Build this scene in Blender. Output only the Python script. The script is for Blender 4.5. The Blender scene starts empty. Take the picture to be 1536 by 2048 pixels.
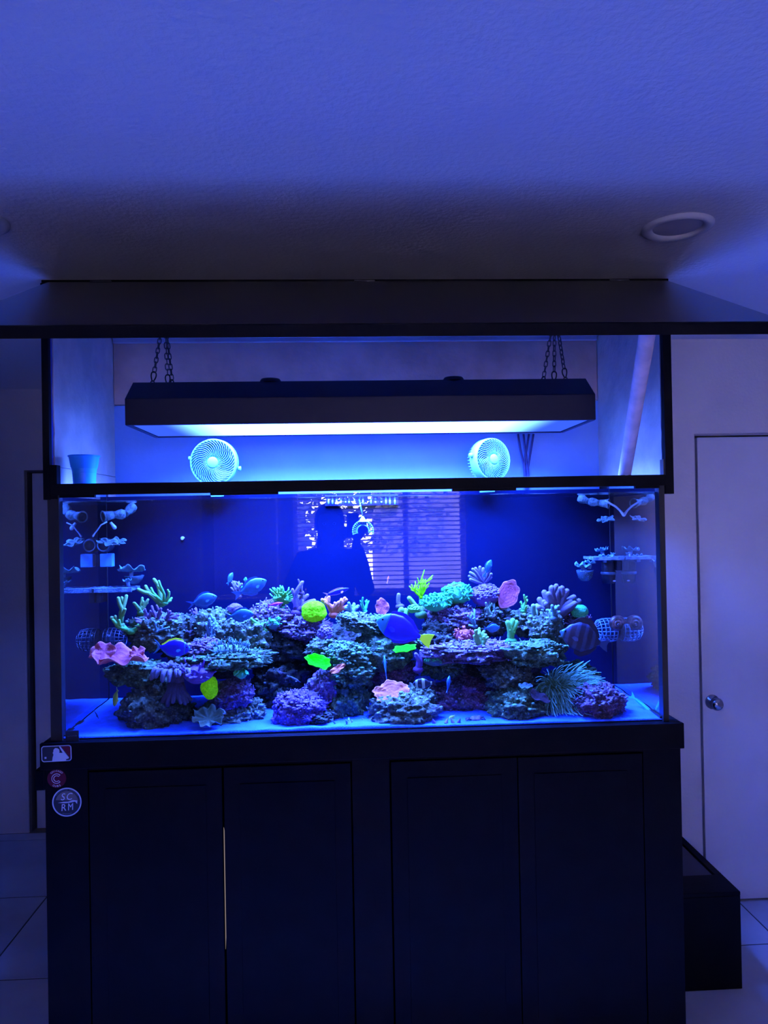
import bpy, bmesh, math, random
from mathutils import Vector, Matrix, Euler, noise
PI = math.pi
S = bpy.context.scene
COL = S.collection

# ------------------------------------------------------------------ camera
CAM = Vector((0, 0, 1.67)); FPX = 1480.0
YAW, PITCH, ROLL = map(math.radians, (2.803, 0.409, 1.030))
def cam_axes():
    cy, sy, cp, sp = math.cos(YAW), math.sin(YAW), math.cos(PITCH), math.sin(PITCH)
    fw = Vector((sy*cp, cy*cp, sp)); r = Vector((cy, -sy, 0)); u = r.cross(fw)
    cr, sr = math.cos(ROLL), math.sin(ROLL)
    return cr*r - sr*u, sr*r + cr*u, fw
CR, CU, CF = cam_axes()
cd = bpy.data.cameras.new('camera'); cam = bpy.data.objects.new('camera', cd); COL.objects.link(cam)
M = Matrix((CR, CU, -CF)).transposed().to_4x4(); M.translation = CAM
cam.matrix_world = M
cd.sensor_fit = 'VERTICAL'; cd.sensor_height = 36.0; cd.lens = 36.0*FPX/2048.0; cd.clip_start = 0.01
S.camera = cam
def at(px, py, Y):
    v = (px-768)/FPX*CR - (py-1024)/FPX*CU + CF
    return CAM + v*(Y/v.y)
def atz(px, py, z):
    v = (px-768)/FPX*CR - (py-1024)/FPX*CU + CF
    return CAM + v*((z-CAM.z)/v.z)

# ------------------------------------------------------------------ world, exposure
W = bpy.data.worlds.new('daylight'); S.world = W; W.use_nodes = True
W.node_tree.nodes['Background'].inputs[0].default_value = (0.62, 0.55, 1.0, 1)
W.node_tree.nodes['Background'].inputs[1].default_value = 62.0
S.view_settings.view_transform = 'Standard'; S.view_settings.look = 'None'
S.view_settings.exposure = 0.0; S.view_settings.gamma = 1.0; S.view_settings.use_curve_mapping = False
S.cycles.max_bounces = 8; S.cycles.diffuse_bounces = 4; S.cycles.glossy_bounces = 5
S.cycles.transparent_max_bounces = 16; S.cycles.transmission_bounces = 4
S.cycles.blur_glossy = 1.0; S.cycles.sample_clamp_indirect = 6.0
LAMP = (0.040, 0.115, 1.0)          # colour of the reef lights
LAMP_K = 34.0                      # radiance of the light board's lens
LAMP_W = 390.0                     # watts of the focused LED array behind the lens

# ------------------------------------------------------------------ materials
MATS = {}
def nt(m): return m.node_tree.nodes, m.node_tree.links
def mat(name, col, rough=.6, metal=0., var=0., scale=8., bump=0., bscale=60., col2=None, spec=.5, emis=None, ek=0.):
    if name in MATS: return MATS[name]
    m = bpy.data.materials.new(name); m.use_nodes = True; n, l = nt(m)
    b = n['Principled BSDF']; b.inputs['Roughness'].default_value = rough; b.inputs['Metallic'].default_value = metal
    b.inputs['Specular IOR Level'].default_value = spec
    b.inputs['Base Color'].default_value = (*col, 1)
    tc = n.new('ShaderNodeTexCoord')
    if var > 0 or col2:
        ns = n.new('ShaderNodeTexNoise'); ns.inputs['Scale'].default_value = scale; ns.inputs['Detail'].default_value = 5
        l.new(tc.outputs['Object'], ns.inputs['Vector'])
        rp = n.new('ShaderNodeValToRGB'); l.new(ns.outputs[0], rp.inputs[0])
        c2 = col2 or tuple(min(1, c*(1+var)) for c in col); c1 = col if col2 else tuple(c*(1-var) for c in col)
        rp.color_ramp.elements[0].position = .38; rp.color_ramp.elements[1].position = .62
        rp.color_ramp.elements[0].color = (*c1, 1); rp.color_ramp.elements[1].color = (*c2, 1)
        l.new(rp.outputs[0], b.inputs['Base Color'])
    if bump > 0:
        n2 = n.new('ShaderNodeTexNoise'); n2.inputs['Scale'].default_value = bscale; n2.inputs['Detail'].default_value = 4
        l.new(tc.outputs['Object'], n2.inputs['Vector'])
        bp = n.new('ShaderNodeBump'); bp.inputs['Strength'].default_value = bump; bp.inputs['Distance'].default_value = .01
        l.new(n2.outputs[0], bp.inputs['Height']); l.new(bp.outputs[0], b.inputs['Normal'])
    if emis:
        b.inputs['Emission Color'].default_value = (*emis, 1); b.inputs['Emission Strength'].default_value = ek
    MATS[name] = m
    return m
def adj(c, k=(.33,.50,.52)): return (min(1, c[0]*k[0]), min(1, c[1]*k[1]), min(1, c[2]*k[2]))  # keeps every tint within 0..1
def mat_tip(name, base, tip, rough=.6, bump=.25, bscale=220, emis=0.):
    """coral flesh: paler growing tips (vertex attribute 'tip'); emis = fluorescence, plus glow added to lift tints under the blue lamp"""
    if name in MATS: return MATS[name]
    base, tip = adj(base), adj(tip)
    m = mat(name, base, rough, bump=bump, bscale=bscale, spec=.12)
    n, l = nt(m); b = n['Principled BSDF']
    a = n.new('ShaderNodeAttribute'); a.attribute_name = 'tip'
    mx = n.new('ShaderNodeMix'); mx.data_type = 'RGBA'
    mx.inputs['A'].default_value = (*base, 1); mx.inputs['B'].default_value = (*tip, 1)
    l.new(a.outputs['Fac'], mx.inputs['Factor']); l.new(mx.outputs['Result'], b.inputs['Base Color'])
    if emis:
        l.new(mx.outputs['Result'], b.inputs['Emission Color']); b.inputs['Emission Strength'].default_value = emis
    return m
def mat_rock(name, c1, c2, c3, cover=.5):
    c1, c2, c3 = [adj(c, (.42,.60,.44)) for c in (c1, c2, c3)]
    m = bpy.data.materials.new(name); m.use_nodes = True; n, l = nt(m); b = n['Principled BSDF']
    b.inputs['Roughness'].default_value = .8; b.inputs['Specular IOR Level'].default_value = .2
    tc = n.new('ShaderNodeTexCoord')
    def noi(s, d=6):
        x = n.new('ShaderNodeTexNoise'); x.inputs['Scale'].default_value = s; x.inputs['Detail'].default_value = d
        l.new(tc.outputs['Object'], x.inputs['Vector']); return x
    def ramp(src, p0, p1, a, bb):
        r = n.new('ShaderNodeValToRGB'); l.new(src, r.inputs[0])
        r.color_ramp.elements[0].position = p0; r.color_ramp.elements[1].position = p1
        r.color_ramp.elements[0].color = (*a, 1); r.color_ramp.elements[1].color = (*bb, 1); return r
    base = ramp(noi(45).outputs[0], .36, .64, c1, c2)
    msk = ramp(noi(14).outputs[0], 1-cover-.06, 1-cover+.06, (0,0,0), (1,1,1))
    mx = n.new('ShaderNodeMix'); mx.data_type = 'RGBA'; l.new(msk.outputs[0], mx.inputs['Factor'])
    l.new(base.outputs[0], mx.inputs['A']); mx.inputs['B'].default_value = (*c3, 1)
    v = n.new('ShaderNodeTexVoronoi'); v.inputs['Scale'].default_value = 110; l.new(tc.outputs['Object'], v.inputs['Vector'])
    sp = ramp(v.outputs['Distance'], .12, .55, (1.4,1.4,1.4), (.6,.6,.6))
    mu = n.new('ShaderNodeMix'); mu.data_type = 'RGBA'; mu.blend_type = 'MULTIPLY'; mu.inputs['Factor'].default_value = 1
    l.new(mx.outputs['Result'], mu.inputs['A']); l.new(sp.outputs[0], mu.inputs['B'])
    l.new(mu.outputs['Result'], b.inputs['Base Color'])
    bp = n.new('ShaderNodeBump'); bp.inputs['Strength'].default_value = .45; bp.inputs['Distance'].default_value = .004; bp.invert = True
    l.new(v.outputs['Distance'], bp.inputs['Height'])
    bp2 = n.new('ShaderNodeBump'); bp2.inputs['Strength'].default_value = .8; bp2.inputs['Distance'].default_value = .008
    l.new(noi(70).outputs[0], bp2.inputs['Height']); l.new(bp.outputs[0], bp2.inputs['Normal']); l.new(bp2.outputs[0], b.inputs['Normal'])
    return m
def mat_glass(name, tint, side=False, k=1.5):
    """clear pane: see-through plus mirror by angle (two faces of a pane in one); side = seen through water from
    inside, where beyond the critical angle everything is reflected"""
    m = bpy.data.materials.new(name); m.use_nodes = True; n, l = nt(m); n.remove(n['Principled BSDF'])
    t = n.new('ShaderNodeBsdfTransparent'); t.inputs[0].default_value = (*tint, 1)
    g = n.new('ShaderNodeBsdfGlossy'); g.inputs['Roughness'].default_value = 0.0 if not side else .015
    g.inputs[0].default_value = (.8, .85, .9, 1) if side else (1, 1, 1, 1)
    mx = n.new('ShaderNodeMixShader'); geo = n.new('ShaderNodeNewGeometry')
    if side:
        lw = n.new('ShaderNodeLayerWeight'); lw.inputs['Blend'].default_value = .5
        r = n.new('ShaderNodeMapRange'); r.inputs[1].default_value = .57; r.inputs[2].default_value = .635
        r.inputs[3].default_value = .04; r.inputs[4].default_value = .8
        l.new(lw.outputs['Facing'], r.inputs[0]); fac = r.outputs[0]
    else:
        fr = n.new('ShaderNodeFresnel'); fr.inputs[0].default_value = 1.5
        mm = n.new('ShaderNodeMath'); mm.operation = 'MULTIPLY'; mm.inputs[1].default_value = k
        l.new(fr.outputs[0], mm.inputs[0]); fac = mm.outputs[0]
    inv = n.new('ShaderNodeMath'); inv.operation = 'SUBTRACT'; inv.inputs[0].default_value = 1; l.new(geo.outputs['Backfacing'], inv.inputs[1])
    m2 = n.new('ShaderNodeMath'); m2.operation = 'MULTIPLY'; m2.use_clamp = True; l.new(fac, m2.inputs[0]); l.new(inv.outputs[0], m2.inputs[1])
    l.new(m2.outputs[0], mx.inputs[0]); l.new(t.outputs[0], mx.inputs[1]); l.new(g.outputs[0], mx.inputs[2])
    l.new(mx.outputs[0], n['Material Output'].inputs[0]); return m
def mat_emit(name, col, k):
    m = bpy.data.materials.new(name); m.use_nodes = True; n, l = nt(m); n.remove(n['Principled BSDF'])
    e = n.new('ShaderNodeEmission'); e.inputs[0].default_value = (*col, 1); e.inputs[1].default_value = k
    l.new(e.outputs[0], n['Material Output'].inputs[0]); return m
def mat_clear(name, col, alpha, rough=.2):
    m = mat(name, col, rough); m.node_tree.nodes['Principled BSDF'].inputs['Alpha'].default_value = alpha; return m

# ------------------------------------------------------------------ mesh helpers
class MB:
    def __init__(s): s.v = []; s.f = []; s.t = []
    def add(s, vs, fs, tips=None):
        o = len(s.v); s.v += [tuple(p) for p in vs]; s.f += [tuple(i+o for i in f) for f in fs]
        s.t += list(tips) if tips else [0.0]*len(vs)
    def box(s, x0, x1, y0, y1, z0, z1):
        s.add([(x0,y0,z0),(x1,y0,z0),(x1,y1,z0),(x0,y1,z0),(x0,y0,z1),(x1,y0,z1),(x1,y1,z1),(x0,y1,z1)],
              [(0,3,2,1),(4,5,6,7),(0,1,5,4),(1,2,6,5),(2,3,7,6),(3,0,4,7)])
    def tube(s, pts, radii, seg=8, tip0=0., tip1=0., round_end=True, closed=False):
        pts = [Vector(p) for p in pts]; n = len(pts)
        if not hasattr(radii, '__len__'): radii = [radii]*n
        radii = list(radii)
        if round_end and not closed:
            d = (pts[-1]-pts[-2]).normalized(); r = radii[-1]
            pts += [pts[-1]+d*r*.6, pts[-1]+d*r*.95]; radii += [r*.8, r*.3]; n += 2
        vs = []; ts = []; ref = None
        for i, p in enumerate(pts):
            a = pts[(i-1) % n] if (i > 0 or closed) else p; b = pts[(i+1) % n] if (i < n-1 or closed) else p
            d = (b-a)
            d = d.normalized() if d.length > 1e-9 else Vector((0,0,1))
            if ref is None: ref = Vector((0,0,1)) if abs(d.z) < .8 else Vector((1,0,0))
            u = (ref - d*ref.dot(d)); u = u.normalized() if u.length > 1e-6 else d.orthogonal().normalized()
            w = d.cross(u); ref = u
            for k in range(seg):
                an = 2*PI*k/seg; vs.append(p + (u*math.cos(an)+w*math.sin(an))*radii[i]); ts.append(tip0+(tip1-tip0)*i/max(1,n-1))
        fs = []
        for i in range(n if closed else n-1):
            for k in range(seg):
                a = i*seg+k; b = i*seg+(k+1) % seg; i2 = (i+1) % n
                fs.append((a, b, i2*seg+(k+1) % seg, i2*seg+k))
        if not closed: fs += [tuple(range(seg))[::-1], tuple((n-1)*seg+k for k in range(seg))]
        s.add(vs, fs, ts)
    def lathe(s, prof, seg=24, c=(0,0,0), axis='Z'):
        vs = []; fs = []; c = Vector(c); n = len(prof)
        for r, z in prof:
            for k in range(seg):
                a = 2*PI*k/seg; p = Vector((r*math.cos(a), r*math.sin(a), z))
                if axis == 'Y': p = Vector((p.x, p.z, p.y))
                if axis == 'X': p = Vector((p.z, p.x, p.y))
                vs.append(c+p)
        for i in range(n-1):
            for k in range(seg):
                fs.append((i*seg+k, i*seg+(k+1) % seg, (i+1)*seg+(k+1) % seg, (i+1)*seg+k))
        s.add(vs, fs)
    def sheet(s, outline, th, axis='Y'):
        """extrude a closed planar outline (x,z) by th along Y"""
        n = len(outline)
        vs = [(x, -th/2, z) for x, z in outline] + [(x, th/2, z) for x, z in outline]
        s.add(vs, [tuple(range(n)), tuple(range(2*n-1, n-1, -1))] + [(i, i+n, (i+1) % n+n, (i+1) % n) for i in range(n)])
    def blob(s, c, r, sc=(1,1,1), seg=8, rings=5, tip=0., tipb=None):
        vs = []; fs = []; ts = []; c = Vector(c)
        for i in range(rings+1):
            th = PI*i/rings
            for k in range(seg):
                a = 2*PI*k/seg
                vs.append(c+Vector((r*sc[0]*math.sin(th)*math.cos(a), r*sc[1]*math.sin(th)*math.sin(a), r*sc[2]*math.cos(th))))
                ts.append(tip if tipb is None else tip*(1-i/rings)+tipb*i/rings)
        for i in range(rings):
            for k in range(seg): fs.append((i*seg+k, (i+1)*seg+k, (i+1)*seg+(k+1) % seg, i*seg+(k+1) % seg))
        s.add(vs, fs, ts)
    def build(s, name, m, parent=None, smooth=True, bevel=0., fix=True):
        me = bpy.data.meshes.new(name); me.from_pydata(s.v, [], s.f)
        if any(s.t): a = me.attributes.new('tip', 'FLOAT', 'POINT'); a.data.foreach_set('value', s.t)
        if fix:
            b = bmesh.new(); b.from_mesh(me); bmesh.ops.remove_doubles(b, verts=b.verts, dist=1e-6)
            bmesh.ops.recalc_face_normals(b, faces=b.faces); b.to_mesh(me); b.free()
        me.materials.append(m); o = bpy.data.objects.new(name, me); COL.objects.link(o)
        if smooth:
            me.polygons.foreach_set('use_smooth', [True]*len(me.polygons))
        if bevel:
            md = o.modifiers.new('bevel', 'BEVEL'); md.width = bevel; md.segments = 2; md.limit_method = 'ANGLE'
        if parent: o.parent = parent
        return o
def bx(name, m, x0, x1, y0, y1, z0, z1, parent=None, bevel=.0):
    b = MB(); b.box(x0, x1, y0, y1, z0, z1); return b.build(name, m, parent, smooth=False, bevel=bevel)
def tag(o, label=None, cat=None, group=None, kind=None):
    if label: o['label'] = label
    if cat: o['category'] = cat
    if group: o['group'] = group
    if kind: o['kind'] = kind
    return o
def struct(o): o['kind'] = 'structure'; return o
def empty(name, loc, label, cat, group=None, rot=(0,0,0)):
    o = bpy.data.objects.new(name, None); COL.objects.link(o); o.location = loc; o.rotation_euler = rot
    o.empty_display_size = .02
    return tag(o, label, cat, group)
def text_mb(mb, s, size, c, rot=0., shear=0., Y=0., ex=.0004, sx=1., bold=0.):
    """letters as flat raised print in the XZ plane, centred on c, into mb"""
    cu = bpy.data.curves.new('lettering', 'FONT'); cu.body = s; cu.size = size; cu.align_x = 'CENTER'; cu.align_y = 'CENTER'
    cu.shear = shear; cu.offset = bold; cu.extrude = ex; cu.resolution_u = 3
    o = bpy.data.objects.new('lettering', cu); COL.objects.link(o)
    bpy.context.view_layer.update()
    me = bpy.data.meshes.new_from_object(o.evaluated_get(bpy.context.evaluated_depsgraph_get()))
    cr, sr = math.cos(rot), math.sin(rot)
    vs = []
    for v in me.vertices:
        x, y, z = v.co.x*sx, v.co.y, v.co.z
        vs.append((c[0]+x*cr-y*sr, Y-z, c[1]+x*sr+y*cr))
    mb.add(vs, [tuple(p.vertices) for p in me.polygons])
    bpy.data.objects.remove(o); bpy.data.curves.remove(cu); bpy.data.meshes.remove(me)

paint = lambda nm, c, **k: mat(nm, c, **k)
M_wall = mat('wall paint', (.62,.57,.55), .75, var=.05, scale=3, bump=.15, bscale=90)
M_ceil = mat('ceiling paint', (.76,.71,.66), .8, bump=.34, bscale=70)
M_wall_dim = mat('dimmed wall paint', (.26,.23,.22), .8, var=.05, scale=3)  # copy of the wall paint, darkened for an unlit look and less bounce
M_door = mat('door paint', (.66,.63,.66), .45, var=.04, scale=4)
M_tile = mat('floor tile glaze', (.62,.60,.60), .35, var=.10, scale=3, bump=.05, bscale=40)
M_grout = mat('grout', (.10,.10,.10), .9)
M_black = mat('black painted wood', (.0025,.0025,.004), .5, var=.25, scale=14, bump=.06, bscale=120, spec=.08)
M_lid = mat('black laminate', (.005,.006,.03), .16, bump=.02, bscale=160, spec=.45)
M_white = mat('white painted board', (.50,.45,.46), .6, var=.08, scale=6, bump=.25, bscale=18)
M_liner = mat('pale wall liner', (.68,.52,.38), .6, var=.10, scale=9, bump=.3, bscale=40)
M_housing = mat('lamp housing metal', (.004,.006,.026), .45, spec=.3)
M_chain = mat('chain steel', (.12,.12,.13), .4, metal=.9)
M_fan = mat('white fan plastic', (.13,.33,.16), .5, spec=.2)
M_fan_in = mat('blue fan blade plastic', (.01,.03,.06), .4)
M_plasticblk = mat('black plastic', (.01,.01,.012), .4)
M_silicone = mat('black silicone', (.006,.006,.008), .5)
M_sticker_w = mat('sticker white print', (.80,.78,.80), .5)
M_sticker_k = mat('sticker dark print', (.02,.02,.03), .5)
M_sticker_r = mat('sticker red print', (.14,.012,.03), .6, spec=.1)
M_sticker_n = mat('sticker brown print', (.22,.16,.14), .5)
M_chrome = mat('brushed nickel', (.45,.44,.45), .25, metal=1.)
M_wood = mat('pale wooden dowel', (.80,.55,.50), .6, var=.12, scale=20, bump=.1, bscale=80)

# ------------------------------------------------------------------ structure: room
ZC = 2.40
XL, XR, YF, YB, YBL, XS = -2.7, 3.1, -2.5, 3.06, 4.10, -0.80
floor = struct(bx('floor', M_grout, XL, XR, YF-.13, YBL+.2, -.06, -.003))
tile_me = {}
T = .603
def tile(x0, x1, y0, y1):
    x0 = max(x0, XL+.002); x1 = min(x1, XR-.002); y0 = max(y0, YF+.002); y1 = min(y1, YBL-.002)
    if x1-x0 < .03 or y1-y0 < .03: return
    k = (round(x1-x0, 3), round(y1-y0, 3))
    if k not in tile_me:
        b = MB(); g = .0035; w, d = (x1-x0)/2-g, (y1-y0)/2-g
        b.box(-w, w, -d, d, -.003, 0); o = b.build('floor_tile', M_tile, floor, smooth=False, bevel=.0015); tile_me[k] = o.data
    else:
        o = bpy.data.objects.new('floor_tile', tile_me[k]); COL.objects.link(o); o.parent = floor
        md = o.modifiers.new('bevel', 'BEVEL'); md.width = .0015; md.segments = 2
    o.location = ((x0+x1)/2, (y0+y1)/2, 0)
for i in range(-8, 4):
    for j in range(-10, 3):
        tile(1.64+i*T, 1.64+(i+1)*T, 2.79+j*.61, 2.79+(j+1)*.61)
struct(bx('ceiling', M_ceil, XL, XR, YF, YBL, ZC, ZC+.1))
struct(bx('wall_left_blocker', M_wall_dim, -1.46, -1.36, YF, 2.35, 0, ZC)); struct(bx('wall_hall', M_wall, XL-.1, XL, 2.25, YBL, 0, ZC)); struct(bx('wall_hall', M_wall, XL, -1.46, 2.25, 2.35, 0, ZC))  # left partition added out of view to keep window daylight off the hall
struct(bx('wall_right', M_wall, XR, XR+.1, YF, YB+.1, 0, ZC))
def wall_hole(name, x0, x1, y0, y1, hx0, hx1, hz0, hz1):
    b = MB()
    b.box(x0, hx0, y0, y1, 0, ZC); b.box(hx1, x1, y0, y1, 0, ZC)
    b.box(hx0, hx1, y0, y1, hz1, ZC)
    if hz0 > 0: b.box(hx0, hx1, y0, y1, 0, hz0)
    return struct(b.build(name, M_wall, smooth=False))
DX0, DX1, DZ = 1.468, 2.30, 2.0
wall_hole('wall_back', XS, XR, YB, YB+.12, DX0, DX1, 0, DZ)
wall_hole('wall_back_left', XL, XS, YBL, YBL+.12, -1.75, -.95, 0, 1.96)
struct(bx('wall_return', M_wall, XS-.1, XS, YB, YBL, 0, ZC))
# doors
d1 = struct(bx('door_1', M_door, DX0+.03, DX1-.03, YB+.035, YB+.075, .012, DZ-.012, bevel=.003))
j = MB(); j.box(DX0, DX0+.012, YB+.02, YB+.12, 0, DZ); j.box(DX1-.012, DX1, YB+.02, YB+.12, 0, DZ); j.box(DX0+.012, DX1-.012, YB+.02, YB+.12, DZ-.006, DZ)
M_jamb = mat('door jamb paint', (.40,.36,.36), .6)
j.build('door_frame', M_jamb, d1, smooth=False)
bx('door_stop', M_jamb, DX0+.012, DX0+.03, YB+.08, YB+.11, 0, DZ-.006, d1)
kp = at(1437, 1410, YB-.02)
k = MB(); k.lathe([(0,.052),(.020,.05),(.027,.036),(.026,.022),(.013,.012),(.011,0),(.030,-.002),(.031,-.008),(0,-.009)], 24, (0,0,0), 'Y')
for i, v in enumerate(k.v): k.v[i] = (v[0], -v[1], v[2])
ko = k.build('door_knob', M_chrome, d1); ko.location = (kp.x, YB+.034-.008, kp.z); ko['label'] = 'round satin metal door knob'
d2 = struct(bx('door_2', M_door, -1.72, -.98, YBL+.03, YBL+.07, .01, 1.945, bevel=.003))
j = MB(); j.box(-1.75, -1.738, YBL+.01, YBL+.12, 0, 1.96); j.box(-.962, -.95, YBL+.01, YBL+.12, 0, 1.96); j.box(-1.738, -.962, YBL+.01, YBL+.12, 1.95, 1.96)
j.build('door_frame', mat('dark jamb', (.1,.09,.09), .6), d2, smooth=False)
struct(bx('wall_leak_stop', M_wall, DX0-.05, DX1+.05, YB+.121, YB+.16, 0, ZC)); struct(bx('wall_leak_stop', M_wall, -1.8, -.9, YBL+.121, YBL+.16, 0, ZC))  # unseen slabs added behind both doors to stop sky light leaking through gaps
# front wall (behind the photographer) with two windows
WZ0, WZ1 = .94, 2.12
W1X = (-.52, 1.12); W2X = (-1.26, -.66)
b = MB()
for x0, x1 in ((-1.46, W2X[0]), (W2X[1], W1X[0]), (W1X[1], XR)): b.box(x0, x1, YF-.12, YF, 0, ZC)
for x0, x1 in (W2X, W1X): b.box(x0, x1, YF-.12, YF, 0, WZ0); b.box(x0, x1, YF-.12, YF, WZ1, ZC)
struct(b.build('wall_front', M_wall_dim, smooth=False))
M_wframe = mat('window frame vinyl', (.45,.42,.42), .4)
M_pane = mat_glass('window glass', (.95,.97,.97), k=1.)
def window(name, x0, x1, mulls, slat_tilt):
    w = MB(); t = .045; y0, y1 = YF-.10, YF-.05
    w.box(x0, x0+t, y0, y1, WZ0, WZ1); w.box(x1-t, x1, y0, y1, WZ0, WZ1); w.box(x0+t, x1-t, y0, y1, WZ0, WZ0+t); w.box(x0+t, x1-t, y0, y1, WZ1-t, WZ1)
    o = struct(w.build(name, M_wframe, smooth=False))
    xs = [x0+t] + [m for m in mulls] + [x1-t]
    for m_ in mulls: bx('mullion', M_wframe, m_-.025, m_+.025, y0, y1, WZ0+t, WZ1-t, o)
    for i in range(len(xs)-1):
        p = MB(); p.box(xs[i]+.02, xs[i+1]-.02, YF-.078, YF-.074, WZ0+t, WZ1-t); p.build('pane', M_pane, o, smooth=False)
    bx('window_sill', M_wframe, x0-.03, x1+.03, YF-.01, YF+.06, WZ0-.03, WZ0-.005, o)
    return o
window('window_1', *W1X, [.55], 0)
window('window_2', *W2X, [], 0)
M_slat = mat('pale wooden blind slats', (.50,.44,.40), .5)
def blind(x0, x1, tilt, label, pitch=.042):
    e = empty('window_blind', ((x0+x1)/2, YF+.045, WZ1), label, 'blind')
    w = (x1-x0)/2-.01
    bx('head_rail', M_slat, -w, w, -.025, .025, -.045, 0, e)
    sl = MB(); sl.box(-w, w, -.024, .024, -.0014, .0014)
    first = None; z = -.075; zb = WZ0-WZ1+.03
    while z > zb:
        if first is None: o = sl.build('slat', M_slat, e, smooth=False); first = o
        else: o = first.copy(); COL.objects.link(o); o.parent = e
        o.location = (0, 0, z); o.rotation_euler = (math.radians(tilt), 0, 0); z -= pitch
    bx('bottom_rail', M_slat, -w, w, -.024, .024, z-.002, z+.016, e)
    for x in (-w*.75, 0, w*.75): bx('ladder_cord', M_slat, x-.0015, x+.0015, .025, .0275, zb, -.045, e)
blind(*W1X, 16, 'wide wooden slat blind hanging half open over the bright window')
blind(*W2X, 74, 'narrow wooden slat blind hanging nearly shut over the dim window')
# outdoors beyond the window
gd = bx('ground', mat('pale concrete drive', (.62,.59,.56), .9, var=.1, scale=1), -9, 9, -16, YF-.15, -.3, -.2); struct(gd)
hs = empty('neighbour_house', (3.2, -13.5, -.2), 'pale neighbour house across the drive seen through the blind', 'house')
M_render = mat('house render', (.5,.5,.5), .9)
bx('wall', M_render, -2.6, 2.6, -.5, 2.5, 0, 3.1, hs); bx('garage_door', mat('garage door paint', (.35,.36,.38), .6), -1.9, .7, 2.5, 2.54, 0, 2.3, hs)
rf = MB(); rf.add([(-2.9,-.8,3.1),(2.9,-.8,3.1),(2.9,2.9,3.1),(-2.9,2.9,3.1),(-2.6,1,4.3),(2.6,1,4.3)], [(0,1,2,3),(0,1,5,4),(2,3,4,5),(1,2,5),(0,4,3)])
rf.build('roof', mat('roof tiles', (.12,.08,.07), .9), hs, smooth=False)
tr = empty('tree', (-.80, -7.2, -.25), 'dark leafy tree standing outside the bright window', 'tree')
t_ = MB(); t_.tube([(0,0,0),(.05,0,1.2),(-.05,.05,2.2),(.1,0,3.2)], [.16,.13,.1,.06], 10)
for a in range(6): t_.tube([(0,0,1.6+.2*a),(.7*math.cos(a*2.1),.5*math.sin(a*2.1),2.3+.2*a)], [.05,.02], 6)
M_bark = mat('bark', (.06,.045,.035), .95, bump=.5, bscale=20)
t_.build('trunk', M_bark, tr)
random.seed(4); lf = MB()
for i in range(3800):
    a = random.uniform(0, 2*PI); r = random.random()**.5*2.4; z = random.uniform(1.35, 3.9)
    c = Vector((r*math.cos(a), r*math.sin(a)*.8, z)); q = Euler((random.uniform(-1,1), random.uniform(-1,1), random.uniform(0,6))).to_matrix(); s_ = random.uniform(.06,.12)
    lf.add([c+q@Vector(p)*s_ for p in ((-1,0,0),(0,-.5,.1),(1,0,0),(0,.5,.1))], [(0,1,2,3)])
lo = lf.build('foliage', mat('leaves', (.03,.06,.025), .7), tr, smooth=False, fix=False); lo['kind'] = 'stuff'

# recessed ceiling lights
def downlight(x, y, label):
    e = empty('recessed_light', (x, y, ZC), label, 'ceiling light', 'recessed ceiling lights')
    t1 = MB(); t1.lathe([(.088,0),(.087,-.006),(.076,-.011),(.064,-.007),(.060,-.001)], 40); t1.build('trim_ring', mat('light trim', (.68,.66,.66), .5), e)
    t2 = MB(); t2.lathe([(.0605,-.001),(.05,-.0025),(0,-.003)], 40); t2.build('lens', mat('unlit lens', (.60,.56,.58), .6), e)
downlight(.855, 1.848, 'round unlit recessed ceiling light right of the open hood lid')
downlight(-.893, 1.815, 'round unlit recessed ceiling light cut by the left edge of the photo')

# ------------------------------------------------------------------ aquarium stand
Y0 = 2.25; ZT = 1.02
HX0, HX1 = -.905, 1.013
st = empty('aquarium_stand', (.05, 2.6, 0), 'long black wooden cabinet stand carrying the aquarium', 'cabinet')
def rel(p, o): return (p[0]-o.location.x, p[1]-o.location.y, p[2]-o.location.z)
def bxw(name, m, x0, x1, y0, y1, z0, z1, par, bevel=0.):
    L = par.location; return bx(name, m, x0-L.x, x1-L.x, y0-L.y, y1-L.y, z0-L.z, z1-L.z, par, bevel)
cx0, cx1 = -.912, 1.016
car = MB(); L = st.location
for a in ((cx0, cx0+.02, Y0+.022, 2.95, 0, ZT-.02), (cx1-.02, cx1, Y0+.022, 2.95, 0, ZT-.02), (cx0+.02, cx1-.02, 2.93, 2.95, 0, ZT-.02), (cx0+.02, cx1-.02, Y0+.022, 2.93, 0, .02), (cx0+.02, cx1-.02, Y0+.03, 2.93, ZT-.022, ZT-.02)):
    car.box(a[0]-L.x, a[1]-L.x, a[2]-L.y, a[3]-L.y, a[4], a[5])
car.build('carcass', M_black, st, smooth=False)
bxw('top_board', M_black, cx0-.004, cx1+.004, Y0+.0, 2.955, ZT-.02, ZT, st, .002)
bxw('top_fascia', M_black, cx0-.008, cx1+.006, Y0-.016, Y0, ZT-.078, ZT, st, .002)
dxs = [at(x, 1600, Y0).x for x in (178, 446.5, 703, 782, 1036, 1286)]
dz1 = ZT-.092
bxw('face_post', M_black, cx0, dxs[0]-.003, Y0, Y0+.022, 0, ZT-.078, st, .001)
bxw('face_post', M_black, dxs[2]+.003, dxs[3]-.003, Y0, Y0+.022, 0, ZT-.078, st, .001)
bxw('face_post', M_black, dxs[5]+.003, cx1, Y0, Y0+.022, 0, ZT-.078, st, .001)
bxw('face_rail', M_black, dxs[0]-.003, dxs[2]+.003, Y0+.002, Y0+.022, dz1+.003, ZT-.078, st)
bxw('face_rail', M_black, dxs[3]-.003, dxs[5]+.003, Y0+.002, Y0+.022, dz1+.003, ZT-.078, st)
bxw('plinth', M_black, dxs[0]-.003, dxs[2]+.003, Y0+.008, Y0+.022, 0, .07, st)
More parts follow.
